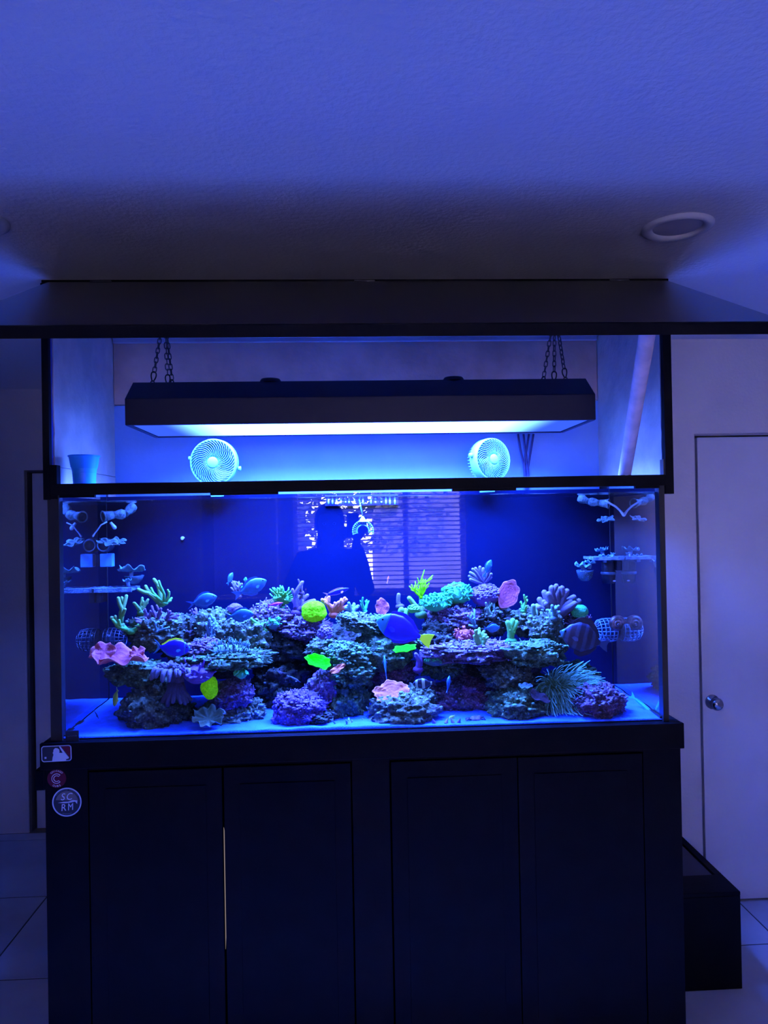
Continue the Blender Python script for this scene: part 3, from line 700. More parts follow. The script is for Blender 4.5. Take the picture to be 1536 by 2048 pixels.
# ------------------------------------------------------------------ reef rock
ROCK = {
 'g': mat_rock('grey reef rock', (.14,.11,.08), (.42,.33,.22), (.30,.15,.22), .30),
 'p': mat_rock('purple crusted rock', (.12,.05,.09), (.42,.20,.28), (.50,.15,.35), .55),
 'n': mat_rock('green grey rock', (.10,.11,.06), (.32,.34,.17), (.36,.22,.20), .30),
 'v': mat_rock('violet crust coral', (.22,.05,.20), (.42,.12,.42), (.50,.16,.50), .5),
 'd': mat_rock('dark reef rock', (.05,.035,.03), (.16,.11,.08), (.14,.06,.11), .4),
}
GROW = {'g': mat_tip('blue grey crust', (.26,.22,.16), (.55,.5,.32)), 'p': mat_tip('purple crust', (.40,.14,.28), (.75,.38,.45)),
        'n': mat_tip('green crust', (.22,.30,.14), (.45,.58,.25)), 'd': mat_tip('dark crust', (.14,.10,.10), (.38,.30,.22)), 'v': mat_tip('violet crust', (.35,.09,.35), (.6,.22,.6))}
def fbm(p, o=4):
    s = 0; a = .5
    for i in range(o): s += a*noise.noise(p); p = p*2.1+Vector((3.1,1.7,.3)); a *= .52
    return s
def rock(label, px, py, w, h, Y, kind='g', d=None, seed=0, sub=5, base=False, taper=0., slab=0., rough=1., grow=26, tilt=0., name='reef_rock', cat='rock'):
    """irregular pitted live rock; w,h = size in the photo's pixels at depth Y"""
    c = at(px, py, Y); sc = Y/FPX; rx, rz = w*sc/2, h*sc/2; ry = (d if d else min(.10, max(.035, .42*w*sc)))
    ry = min(ry, Y-TY0-.020, TY1-.006-Y)
    bm = bmesh.new(); bmesh.ops.create_icosphere(bm, subdivisions=sub, radius=1)
    so = Vector((seed*7.3, seed*3.1, seed*1.7)); ct, st_ = math.cos(tilt), math.sin(tilt)
    zmin = 1e9; tops = []
    for v in bm.verts:
        q = v.co.copy()
        r = 1+.55*rough*fbm(q*1.5+so, 3)+.42*rough*fbm(q*4.2+so, 4)
        cell = noise.voronoi(q*4.5+so)[0][0]; r += .14*rough*(cell-.35)
        r += .13*rough*(.55-abs(noise.noise(q*8+so))*2.2)+.075*rough*(.5-abs(noise.noise(q*19+so))*2.2)
        if slab: q.z = math.copysign(abs(q.z)**(1-slab*.6), q.z)
        k = 1-taper*(q.z*.5) if taper else 1
        x, y, z = q.x*r*rx*k, q.y*r*ry*k, q.z*r*rz
        v.co = (x*ct+z*st_, y, -x*st_+z*ct)
    lo_y, hi_y = TY0+.013-c.y, TY1-.003-c.y
    for v in bm.verts:
        v.co.y = min(max(v.co.y, lo_y+.004*noise.noise(v.co*60)+.004), hi_y)
        v.co.x = min(max(v.co.x, TX0+.012-c.x), TX1-.012-c.x)
        if base:
            zz = ZS-.014-c.z
            if v.co.z < zz: v.co.z = zz
    me = bpy.data.meshes.new(name); bm.normal_update()
    random.seed(seed+50)
    cand = [v for v in bm.verts if v.normal.z > .15 and v.normal.y < .5]
    picks = [(v.co.copy(), v.normal.copy()) for v in random.sample(cand, min(len(cand), grow*3))] if grow else []
    bm.to_mesh(me); bm.free(); me.polygons.foreach_set('use_smooth', [True]*len(me.polygons)); me.materials.append(ROCK[kind])
    o = bpy.data.objects.new(name, me); COL.objects.link(o); o.location = c
    tag(o, label, cat)
    if picks:
        g = MB()
        for p, n_ in picks:
            s = random.uniform(.0022, .0052)
            if random.random() < .78: g.blob(p, s*random.uniform(.8,1.6), (random.uniform(.6,1.5),1,random.uniform(.4,.9)), 7, 5, 1, .1)
            else:
                dr = (n_+Vector((random.uniform(-.5,.5), random.uniform(-.5,.5), .5))).normalized(); L_ = random.uniform(.8, 1.7)*s
                g.tube([p-n_*.001, p+dr*L_*.6, p+dr*L_*1.3+Vector((random.uniform(-1,1), 0, .5))*s*.5], [s*.62, s*.55, s*.42], 6, .1, 1)
        go = g.build('encrusting_growth', GROW[kind], o, fix=False); go['kind'] = 'stuff'
    return o
rock('broad pyramid reef rock on the sand below the pink plate coral at the left', 312, 1410, 118, 100, 2.41, 'g', seed=1, base=True, taper=.55, d=.085)
rock('grey rock arm reaching left beneath the pink plate coral', 275, 1343, 108, 42, 2.43, 'n', seed=2, slab=.5, grow=12)
rock('leaning rock block between the pyramid rock and the pink plate coral', 310, 1366, 70, 54, 2.44, 'g', seed=3)
rock('low rock under the ruffled cream coral on the front sand', 445, 1434, 112, 50, 2.40, 'g', seed=4, base=True, taper=.4, d=.06)
rock('purple dusted rock right beside the front green dome coral', 466, 1390, 78, 58, 2.40, 'p', seed=5, tilt=-.3, grow=60)
rock('grey rock right behind the front green dome coral', 500, 1428, 60, 56, 2.42, 'g', seed=6, base=True)
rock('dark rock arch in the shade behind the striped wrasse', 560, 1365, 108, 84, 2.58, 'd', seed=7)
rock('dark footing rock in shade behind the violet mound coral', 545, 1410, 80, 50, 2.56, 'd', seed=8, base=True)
rock('tall grey pillar rock on the sand at the centre of the reef', 684, 1398, 92, 110, 2.44, 'n', seed=9, base=True, taper=.2, grow=45)
rock('rock block capping the tall central pillar rock', 700, 1345, 84, 52, 2.42, 'n', seed=10)
rock('purple rock leaning against the left of the central pillar', 642, 1378, 52, 78, 2.40, 'p', seed=11, tilt=.35)
rock('base rock under the salmon plate coral on the front sand', 808, 1422, 124, 66, 2.345, 'g', seed=12, base=True, taper=.45, grow=40)
rock('slanted rock rising right of the salmon plate coral', 836, 1398, 70, 60, 2.40, 'g', seed=13, tilt=-.4)
rock('wide purple grey rock on the sand right of the clownfish', 925, 1396, 122, 74, 2.50, 'p', seed=14, base=True, taper=.3, grow=60)
rock('green grey boulder on the front sand right of centre', 1034, 1412, 112, 72, 2.37, 'n', seed=15, base=True, taper=.15, grow=50)
rock('rounded rock with purple ridges atop the green grey boulder', 1016, 1348, 96, 56, 2.42, 'g', seed=16)
rock('purple crusted front rock right of the anemone', 1197, 1404, 102, 66, 2.345, 'p', seed=17, base=True, grow=90)
rock('dark rock shaded behind the anemone', 1148, 1362, 100, 72, 2.57, 'n', seed=18, base=True)
rock('rock hump holding the anemone foot', 1118, 1408, 70, 54, 2.47, 'd', seed=19, base=True)
rock('long flat ledge rock under the yellow backed tang', 452, 1318, 152, 34, 2.42, 'n', seed=20, slab=.7, grow=50)
rock('purple knob rock on the left end of the long ledge', 410, 1297, 78, 34, 2.43, 'p', seed=21, grow=40)
rock('craggy left shoulder rock behind the green antler corals', 318, 1262, 112, 70, 2.52, 'g', seed=22, grow=60)
rock('left upper slope rock under the drooping staghorn', 372, 1276, 108, 80, 2.56, 'd', seed=23, grow=40)
rock('craggy shelf rock below the left pair of chromis', 432, 1262, 96, 76, 2.55, 'g', seed=24, grow=50)
rock('knobbly rock under the middle chromis', 496, 1275, 92, 84, 2.54, 'g', seed=25, grow=45)
rock('purple top rock left of the upright violet coral', 540, 1235, 82, 54, 2.58, 'p', seed=26, grow=70)
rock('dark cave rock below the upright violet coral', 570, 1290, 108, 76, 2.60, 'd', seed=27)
rock('crest rock beneath the lime dome coral', 610, 1258, 90, 50, 2.56, 'p', seed=28, grow=40)
rock('small pale rock above the left neon cup coral', 648, 1298, 66, 46, 2.46, 'g', seed=29, grow=30)
rock('encrusted rock right of the left neon cup coral', 698, 1312, 78, 50, 2.42, 'n', seed=30, grow=50)
rock('leaning slab rock below the large royal blue tang', 762, 1302, 118, 74, 2.50, 'n', seed=31, rough=.6)
rock('bridge rock spanning behind the head of the large blue tang', 722, 1246, 92, 34, 2.50, 'g', seed=32, tilt=.25, grow=30)
rock('thick diagonal rock arm under the large blue tang', 800, 1262, 120, 30, 2.52, 'n', seed=33, tilt=.55, rough=.6, grow=12)
rock('dark rock right of the yellow tail of the large tang', 886, 1272, 86, 64, 2.55, 'd', seed=34, grow=30)
rock('shadowed rock behind the small blue fish swimming down', 790, 1345, 86, 52, 2.54, 'p', seed=35)
rock('rock above the clownfish with teal crust', 882, 1330, 80, 50, 2.50, 'n', seed=36, grow=50)
rock('flat purple shelf rock across the right centre', 948, 1302, 168, 34, 2.44, 'p', seed=37, slab=.6, grow=110)
rock('plate shaped ledge rock under the dark sailfin tang', 1070, 1306, 112, 46, 2.385, 'n', seed=38, slab=.7, d=.07, grow=50)
rock('crest rock under the teal frilled corals', 908, 1236, 104, 52, 2.58, 'p', seed=39, grow=80)
rock('crest rock below the purple pompon coral', 978, 1240, 92, 58, 2.58, 'd', seed=40, grow=50)
rock('blue grey rock column left of the sailfin tang', 1092, 1262, 66, 76, 2.50, 'g', seed=41, grow=50)
rock('right crest rock below the large finger leather coral', 1052, 1244, 70, 54, 2.58, 'g', seed=42, grow=50)
rock('purple rock behind the back of the sailfin tang', 1150, 1254, 62, 52, 2.56, 'p', seed=43, grow=30)
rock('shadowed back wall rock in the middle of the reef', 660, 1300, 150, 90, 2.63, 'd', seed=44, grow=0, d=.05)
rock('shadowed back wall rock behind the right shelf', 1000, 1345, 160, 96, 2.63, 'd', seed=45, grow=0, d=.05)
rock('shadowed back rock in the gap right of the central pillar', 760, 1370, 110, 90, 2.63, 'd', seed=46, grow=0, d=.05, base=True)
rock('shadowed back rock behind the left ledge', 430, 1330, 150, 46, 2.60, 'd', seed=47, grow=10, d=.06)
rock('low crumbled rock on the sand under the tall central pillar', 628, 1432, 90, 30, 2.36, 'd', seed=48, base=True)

# ------------------------------------------------------------------ corals
C = {
 'lime':   mat_tip('lime coral', (.30,.95,.006), (.55,1.4,.014), emis=.30),
 'neon':   mat_tip('neon green coral', (.02,1.1,.006), (.10,1.5,.016), emis=.55),
 'mint':   mat_tip('mint coral', (.14,.45,.08), (.45,.95,.16), emis=.06),
 'teal':   mat_tip('teal coral', (.06,.46,.16), (.20,.90,.30), emis=.08),
 'olive':  mat_tip('olive coral', (.26,.40,.10), (.70,.85,.20), emis=.01),
 'pink':   mat_tip('pink coral', (1.,.10,.13), (1.6,.28,.25), emis=.05),
 'salmon': mat_tip('salmon coral', (1.4,.20,.09), (1.7,.34,.16), emis=.07),
 'violet': mat_tip('violet coral', (.32,.08,.26), (.70,.25,.45), emis=.01),
 'purple': mat_tip('purple coral', (.42,.10,.38), (.60,.24,.60), emis=.02),
 'mauve':  mat_tip('mauve coral', (.30,.13,.17), (.62,.30,.35)),
 'blue':   mat_tip('blue grey coral', (.22,.24,.22), (.55,.60,.50)),
 'cream':  mat_tip('cream coral', (.42,.40,.22), (.75,.72,.45)),
}
def branchy(name, label, base, tips, r0, r1, m, seed=0, fork=2, knob=0., lean=.25, group=None, cat='coral'):
    """colony of tapering branches from base to each tip (photo points with their own depth)"""
    random.seed(seed); b0 = Vector(base)
    t = MB(); t.blob((0,0,-r0*.2), r0*1.7, (1.2,1.1,.8), 10, 6, .0); o = t.build(name, C[m]); o.location = b0; tag(o, label, cat, group)
    for tp in tips:
        v = Vector(tp)-b0; ln = v.length; side = v.cross(Vector((0,1,0))).normalized()
        bend = side*ln*random.uniform(-lean, lean)*.5
        pts = [v*s+bend*math.sin(PI*s)+Vector((random.uniform(-1,1),random.uniform(-1,1),random.uniform(-1,1)))*ln*.025 for s in (0,.2,.4,.6,.8,1)]
        b = MB(); b.tube(pts, [r0+(r1-r0)*i/5 for i in range(6)], 9, 0, 1)
        for f in range(fork):
            s = random.uniform(.35, .85); i = int(s*5); p = pts[i].lerp(pts[i+1], s*5-i)
            dv = (v.normalized()*.8+side*random.choice((-1,1))*random.uniform(.5,.95)+Vector((0,random.uniform(-.7,.3),.25))).normalized()
            l2 = ln*random.uniform(.18,.34); rr = r0+(r1-r0)*s
            b.tube([p, p+dv*l2*.5, p+dv*l2+Vector((0,0,l2*.15))], [rr*.85, rr*.75, r1*.85], 8, s, 1)
        if knob:
            for k in range(int(ln/knob/1.3)):
                s = random.random()**.7; i = min(4, int(s*5)); p = pts[i].lerp(pts[i+1], s*5-i); rr = r0+(r1-r0)*s
                a = random.uniform(0, 2*PI); dd = (side*math.cos(a)+Vector((0,1,0))*math.sin(a)); b.blob(p+dd*rr*.9, knob*.5, (1,1,1), 6, 4, s, 1)
        b.build('branch', C[m], o)
    return o
P = at
def tipsat(l, Y, dy=.02, seed=1):
    random.seed(seed); return [at(x, y, Y+random.uniform(-dy, dy)) for x, y in l]
def plate(name, label, c, rx, ry, m, seed=0, rot=(0,0,0), lobes=5, lobe=.065, ruffle=.12, cup=.25, th=.003, arc=2*PI, cat='coral', stalk=None, rings=14, seg=64):
    """thin plating coral with lobed, ruffled, paler rim and concentric ridges"""
    b = MB(); vs = []; ts = []; closed = arc > 6.2
    ns = seg if closed else seg+1
    for s in (1, -1):
        for i in range(rings+1):
            t = i/rings
            for k in range(ns):
                a = arc*k/seg
                R_ = 1+lobe*math.sin(lobes*a+seed)+.14*noise.noise((2.2*math.cos(a)+seed, 2.2*math.sin(a), seed*.7))+.05*math.sin(lobes*3.1*a+seed*2)
                z = cup*t*t*rx+ruffle*rx*t*t*math.sin(lobes*1.6*a+seed*1.3)+.02*rx*math.sin(t*26+noise.noise((a*2,seed,0))*3)*t+.02*rx*noise.noise((t*4*math.cos(a)+seed, t*4*math.sin(a), 2.))
                vs.append((rx*t*R_*math.cos(a), ry*t*R_*math.sin(a), z+s*th*.5*(1-.6*t**6))); ts.append(max(0, (t-.72)/.28)**2 if t > .72 else .15*(math.sin(t*26)*.5+.5))
    n = (rings+1)*ns; fs = []
    for i in range(rings):
        for k in range(ns if closed else seg):
            q = (k+1) % ns
            fs.append((i*ns+k, (i+1)*ns+k, (i+1)*ns+q, i*ns+q)); fs.append((n+i*ns+k, n+i*ns+q, n+(i+1)*ns+q, n+(i+1)*ns+k))
    for k in range(ns if closed else seg): q = (k+1) % ns; fs.append((rings*ns+k, n+rings*ns+k, n+rings*ns+q, rings*ns+q))
    b.add(vs, fs, ts); o = b.build(name, C[m]); o.location = c; o.rotation_euler = rot; tag(o, label, cat)
    if stalk:
        s_ = MB(); s_.tube([(0,0,.002), (0,0,-stalk*.5), (0,0,-stalk)], [rx*.22, rx*.16, rx*.22], 12, round_end=False); s_.build('stalk', C[m], o)
    return o
def mound(name, label, px, py, w, h, Y, m, seed=0, style='brain', d=None, n=120, size=.005, cat='coral', flat=.0, core=None):
    """rounded colony: brain = meandering ridges, polyps = covered in little heads, frill = short lobed folds"""
    c = at(px, py, Y); sc = Y/FPX; rx, rz = w*sc/2, h*sc/2; ry = d or min(rx, .05)
    bm = bmesh.new(); bmesh.ops.create_icosphere(bm, subdivisions=5 if style == 'brain' else 4, radius=1); so = Vector((seed*3.7, seed, 1.3))
    ts = []
    for v in bm.verts:
        q = v.co.copy(); r = 1+.28*fbm(q*1.3+so, 2); t = .2
        if style == 'brain':
            w_ = q*7.5+so+Vector((noise.noise(q*2+so), noise.noise(q*2.3+so), noise.noise(q*1.9+so)))*1.1
            rd = 1-abs(noise.noise(w_))*2.6; rd = max(0, rd); r += .035*rd; t = rd
            r += .05*noise.noise(q*14+so)
        v.co = (q.x*r*rx, q.y*r*ry, q.z*r*rz); ts.append(t)
    me = bpy.data.meshes.new(name); bm.normal_update(); sel = [(v.co.copy(), v.normal.copy()) for v in bm.verts if v.normal.z > -.25 and v.normal.y < .6]
    bm.to_mesh(me); bm.free(); me.polygons.foreach_set('use_smooth', [True]*len(me.polygons)); me.materials.append(C[core or m])
    a = me.attributes.new('tip', 'FLOAT', 'POINT'); a.data.foreach_set('value', ts)
    o = bpy.data.objects.new(name, me); COL.objects.link(o); o.location = c; tag(o, label, cat)
    if style != 'brain':
        random.seed(seed); g = MB()
        for p, nn in random.sample(sel, min(n, len(sel))):
            s = size*random.uniform(.7, 1.25)
            if style == 'polyps':
                g.blob(p+nn*s*.5, s, (1,1,.8), 8, 6, 1, 0)
            elif style == 'ringed':
                u = nn.orthogonal().normalized(); w2 = nn.cross(u)
                g.tube([p+nn*s*.8+(u*math.cos(2*PI*k/10)+w2*math.sin(2*PI*k/10))*s for k in range(10)], s*.36, 6, 1, 1, closed=True); g.blob(p+nn*s*.5, s*.8, (1,1,1), 8, 5, 0)
            elif style == 'frill':
                u = nn.orthogonal().normalized(); w2 = nn.cross(u); an = random.uniform(0, 6.3); dv = u*math.cos(an)+w2*math.sin(an)
                g.tube([p-dv*s*1.2, p+nn*s*1.6-dv*s*.9, p+nn*s*2.2+dv*s*.2, p+nn*s*1.4+dv*s*1.3], [s*.45, s*.62, s*.7, s*.5], 7, .2, 1)
            elif style == 'fingers':
                dv = (nn+Vector((random.uniform(-.4,.4),random.uniform(-.4,.2),random.uniform(.1,.6)))).normalized()
                g.tube([p-nn*s, p+dv*s*2.5, p+dv*s*4.5], [s*.62, s*.6, s*.5], 8, 0, 1)
        go = g.build({'polyps':'polyps','ringed':'ringed_polyps','frill':'frilled_heads','fingers':'fingers'}[style], C[m], o, fix=False); go['kind'] = 'stuff'
    return o

for k_ in ('neon', 'lime'): C[k_].node_tree.nodes['Principled BSDF'].inputs['Specular IOR Level'].default_value = 0
# --- left reef top
branchy('antler_coral', 'pale green antler coral standing upright at the far left of the reef', P(240,1250,2.46), tipsat([(237,1198),(252,1192),(224,1236)], 2.46), .0085, .0062, 'olive', 1, 1)
branchy('antler_coral', 'short pale green twig coral creeping over the left rock edge', P(262,1262,2.45), tipsat([(225,1240),(243,1246),(284,1252)], 2.45), .0075, .005, 'mint', 2, 1)
branchy('antler_coral', 'green forked staghorn coral leaning left on the upper left crest', P(322,1207,2.54), tipsat([(276,1179),(290,1172),(308,1160)], 2.53), .0085, .006, 'olive', 3, 0)
branchy('antler_coral', 'bright mint staghorn coral at the tip of the upper left crest', P(330,1206,2.52), tipsat([(317,1163),(302,1176),(343,1196),(338,1184),(328,1208)], 2.52), .0055, .004, 'mint', 4, 1)
branchy('antler_coral', 'small green forked coral between the upright antler and the left crest', P(283,1224,2.50), tipsat([(270,1206),(284,1196),(296,1200)], 2.49), .0075, .0045, 'olive', 5, 1)
branchy('antler_coral', 'lavender bush coral covering the upper left slope', P(318,1245,2.48), tipsat([(272,1238),(288,1222),(304,1214),(322,1218),(340,1222),(356,1230),(300,1240),(330,1236)], 2.46), .0075, .0042, 'violet', 6, 3)
branchy('antler_coral', 'pale blue forked coral below the lavender bush coral', P(312,1262,2.44), tipsat([(308,1243),(330,1246),(338,1254)], 2.43), .005, .003, 'blue', 7, 1)
plate('plate_coral', 'large ruffled pink plate coral spreading left over the rock', P(236,1318,2.36), .085, .050, 'pink', 3, (math.radians(18), math.radians(4), .1), lobes=4, ruffle=.17, cup=.18)
plate('plate_coral', 'small upright pink plate coral lobe at the left end of the large pink plate', P(209,1304,2.35), .034, .030, 'pink', 8, (math.radians(55), 0, .2), lobes=3, ruffle=.18, cup=.2)
plate('plate_coral', 'small folded pink plate coral at the right end of the large pink plate', P(275,1306,2.36), .026, .022, 'pink', 5, (math.radians(35), 0, 0), lobes=4, ruffle=.25, cup=.2)
# leather toadstool
def leather(label, px, py, w, h, Y, m, seed, hang=True):
    c = at(px, py, Y); sc = Y/FPX; R = w*sc/2; H = h*sc; b = MB()
    b.lathe([(R*.42,-H*.62),(R*.36,-H*.4),(R*.40,-H*.1),(R*.62,H*.06),(R*.9,H*.14),(R*.8,H*.2),(R*.4,H*.16),(0,H*.13)], 28)
    for i, v in enumerate(b.v):
        p = Vector(v); a = math.atan2(p.y, p.x); r = math.hypot(p.x, p.y)
        k = 1+.20*(r/R)*math.sin(6*a+seed)+.1*noise.noise(p*30+Vector((seed,0,0))); b.v[i] = (p.x*k, p.y*k*.75, p.z+.12*H*(r/R)**2*math.sin(5*a+seed*2))
    o = b.build('leather_coral', C[m]); o.location = c; tag(o, label, 'coral')
    random.seed(seed)
    for i in range(26):
        a = 2*PI*i/26+random.uniform(-.15,.15); r = R*random.uniform(.75,.95); p = Vector((r*math.cos(a), r*.75*math.sin(a), H*.12)); d = Vector((math.cos(a), math.sin(a)*.75, 0))
        f = MB(); L_ = H*random.uniform(.06,.24)
        f.tube([p-d*R*.1, p+d*R*.16, p+d*R*.26-Vector((0,0,L_*.5)), p+d*R*.34-Vector((0,0,L_))], [.007,.0085,.0075,.0055], 9, 1, .4); f.build('fold', C[m], o)
    for i in range(9):
        a = PI+PI*i/8+random.uniform(-.15,.15); d = Vector((math.cos(a), math.sin(a)*.6, 0)); f = MB()
        f.tube([d*R*.22-Vector((0,0,H*.25)), d*R*.38-Vector((0,0,H*.5)), d*R*random.uniform(.62,.85)-Vector((0,0,H*random.uniform(.66,.82)))], [.012,.011,.006], 9, 0, .5); f.build('foot_lobe', C[m], o)
    g = MB()
    for i in range(70):
        a = random.uniform(0, 2*PI); r = R*random.random()**.5*.95; g.blob((r*math.cos(a), r*.75*math.sin(a), H*.18+.004*random.random()), random.uniform(.003,.006), (1,1,1), 7, 5, 1, 0)
    go = g.build('polyps', C[m], o, fix=False); go['kind'] = 'stuff'; return o
leather('mauve leather toadstool coral with hanging folds below the yellow backed tang', 352, 1346, 74, 78, 2.35, 'mauve', 2)
mound('leather_coral', 'lumpy lilac leather coral right beside the mauve toadstool coral', 398, 1345, 60, 40, 2.35, 'purple', 3, 'fingers', n=46, size=.005)
mound('dome_coral', 'small green dome coral on the lower left front rocks', 419, 1374, 33, 44, 2.345, 'lime', 4, 'brain', d=.024)
mound('ring_polyp_coral', 'little cluster of glowing teal ring polyps in the dark left gap', 483, 1349, 22, 16, 2.335, 'teal', 5, 'ringed', n=9, size=.0058, d=.016)
plate('ruffled_coral', 'cream ruffled flower coral on the front sand left of centre', P(417,1438,2.315), .048, .034, 'cream', 6, (math.radians(42), 0, .1), lobes=6, lobe=.12, ruffle=.20, cup=.35)
rock('wide violet mound coral on the front sand left of the central pillar', 600, 1416, 104, 72, 2.36, 'v', seed=71, base=True, taper=.2, rough=.6, grow=90, name='mound_coral', cat='coral')
# --- crest middle
branchy('bush_coral', 'small lilac bush coral on the crest below the small left chromis', P(478,1192,2.58), tipsat([(463,1166),(470,1163),(477,1164),(484,1168),(462,1176),(490,1176)], 2.58), .0055, .0035, 'mauve', 11, 2)
branchy('bush_coral', 'small glowing mint coral behind the upper chromis', P(494,1184,2.60), tipsat([(492,1156),(480,1168),(498,1166)], 2.60), .0055, .0042, 'teal', 12, 1)
mound('finger_coral', 'mint finger coral on the crest left of the upright violet coral', 563, 1198, 34, 26, 2.58, 'mint', 13, 'fingers', n=42, size=.0048, d=.022)
branchy('finger_coral', 'mint lower tuft hanging below the mint finger coral', P(566,1216,2.57), tipsat([(560,1228),(570,1230),(578,1222),(556,1220)], 2.56), .006, .005, 'mint', 14, 1)
branchy('antler_coral', 'upright violet antler coral in the centre of the crest', P(592,1224,2.56), tipsat([(603,1166),(594,1192),(614,1190),(628,1200),(586,1200)], 2.56), .0095, .0065, 'violet', 15, 1)
branchy('antler_coral', 'forked violet twig at the top of the upright violet antler coral', P(603,1186,2.56), tipsat([(597,1160),(606,1163)], 2.56), .0055, .0028, 'violet', 16, 0)
mound('dome_coral', 'large lime green dome coral on the middle of the crest', 628, 1224, 50, 40, 2.52, 'lime', 17, 'brain', d=.036)
branchy('antler_coral', 'peach pink stubby branching coral behind the violet fish', P(668,1228,2.56), tipsat([(645,1200),(652,1196),(660,1210),(676,1206),(690,1196),(686,1204),(672,1214),(694,1212)], 2.55), .0095, .0062, 'salmon', 18, 2)
branchy('bush_coral', 'pale blue bush coral between the peach coral and the large tang', P(704,1226,2.54), tipsat([(698,1206),(708,1208),(716,1212),(692,1216)], 2.54), .008, .0055, 'blue', 19, 2)
branchy('bush_coral', 'thin teal antler tuft left of the small pink fan coral', P(730,1222,2.56), tipsat([(726,1196),(733,1200),(738,1202),(722,1208)], 2.56), .0045, .0028, 'teal', 20, 1)
plate('fan_coral', 'small pink fan coral standing above the head of the large blue tang', P(764,1214,2.57), .024, .030, 'pink', 21, (math.radians(82), 0, .2), lobes=3, ruffle=.1, cup=.1)
branchy('stick_coral', 'single mauve finger coral on the crest left of the green tree coral', P(800,1212,2.58), [P(797,1190,2.58)], .008, .007, 'mauve', 22, 0)
branchy('mushroom_coral', 'left of two small mint capped corals behind the large tang', P(806,1238,2.52), tipsat([(803,1220),(811,1222)], 2.52), .010, .011, 'mint', 23, 0)
mound('mushroom_coral', 'right of two small mint capped corals behind the large tang', 826, 1219, 22, 14, 2.52, 'mint', 24, 'polyps', n=22, size=.004, d=.014)
o = branchy('tree_coral', 'tall sparse pale green tree coral in front of the blind reflection', P(842,1228,2.58), tipsat([(818,1197),(840,1186)], 2.58), .011, .008, 'olive', 25, 0)
branchy('tree_coral_twigs', 'thin lime twigs on top of the tall sparse tree coral', P(842,1194,2.58), tipsat([(822,1170),(830,1163),(838,1172),(850,1139),(852,1158),(864,1152),(858,1166),(818,1172)], 2.58), .0035, .0018, 'lime', 26, 3)
mound('frilled_coral', 'low smooth teal frilled coral left of the round teal frilled coral', 873, 1207, 56, 30, 2.54, 'teal', 27, 'frill', n=80, size=.0042, d=.04)
mound('frilled_coral', 'round teal frilled coral on the right crest', 913, 1189, 58, 34, 2.57, 'teal', 28, 'frill', n=110, size=.0046, d=.045)
mound('pompon_coral', 'purple blue pompon coral beneath the fan tube coral', 972, 1192, 56, 44, 2.57, 'purple', 29, 'polyps', n=210, size=.0050, d=.045)
# fan shaped tube coral
random.seed(3)
o = branchy('tube_fan_coral', 'grey fan of slim tube coral fingers on top of the right crest', P(967,1168,2.58), tipsat([(941,1160),(939,1152),(941,1145),(946,1139),(952,1136),(959,1135),(966,1137),(973,1138),(979,1142),(983,1148),(982,1155)], 2.57, .03), .0055, .0055, 'mauve', 30, 0, lean=.1)
plate('fan_coral', 'tall pink leaf shaped fan coral on the right crest', P(1016,1188,2.55), .040, .052, 'pink', 31, (math.radians(78), math.radians(22), .15), lobes=2, ruffle=.06, cup=.1)
branchy('bush_coral', 'thin mint twig coral right of the tall pink fan coral', P(1046,1222,2.55), tipsat([(1049,1191),(1042,1203),(1054,1200),(1052,1212)], 2.55), .0055, .0035, 'mint', 32, 1)
branchy('bush_coral', 'small grey green twig coral in the middle of the right crest', P(981,1232,2.52), tipsat([(972,1206),(980,1202),(988,1208),(975,1216)], 2.52), .005, .0035, 'cream', 33, 1)
branchy('bush_coral', 'white tipped twig coral below the purple pompon coral', P(950,1252,2.46), tipsat([(936,1232),(949,1220),(938,1250),(946,1238)], 2.46), .0045, .003, 'blue', 34, 1)
branchy('bush_coral', 'olive branching coral standing on the purple shelf rock', P(962,1292,2.40), tipsat([(950,1262),(958,1258),(968,1262),(948,1272),(972,1270)], 2.40), .0085, .005, 'olive', 35, 2)
branchy('pillar_coral', 'twin green pillar coral right of the round blue chromis', P(1022,1282,2.45), tipsat([(1016,1246),(1026,1240),(1033,1246)], 2.45, .008), .0105, .009, 'mint', 36, 0, knob=.006)
mound('rosette_coral', 'pink rosette coral on the dark rock right of the yellow tail', 928, 1272, 34, 28, 2.49, 'pink', 37, 'frill', n=30, size=.0045, d=.022)
branchy('finger_leather_coral', 'large mauve finger leather coral at the right end of the crest', P(1112,1236,2.55), tipsat([(1078,1214),(1080,1200),(1090,1184),(1104,1176),(1118,1180),(1134,1182),(1146,1194),(1158,1202),(1150,1208),(1098,1190),(1126,1190),(1140,1204),(1112,1196)], 2.53, .04), .017, .0105, 'mauve', 38, 1, lean=.15)
branchy('bush_coral', 'pale blue bushy coral in front of the large finger leather coral', P(1108,1236,2.46), tipsat([(1104,1212),(1112,1214),(1100,1222),(1118,1224)], 2.46), .0075, .0055, 'blue', 39, 2)
branchy('stick_coral', 'pale square tipped coral stub left of the finger leather coral', P(1070,1236,2.50), tipsat([(1066,1212),(1074,1212)], 2.50), .0075, .008, 'cream', 40, 0)
mound('brain_coral', 'glowing turquoise brain coral above the dark sailfin tang', 1159, 1223, 33, 26, 2.52, 'teal', 41, 'brain', d=.024)
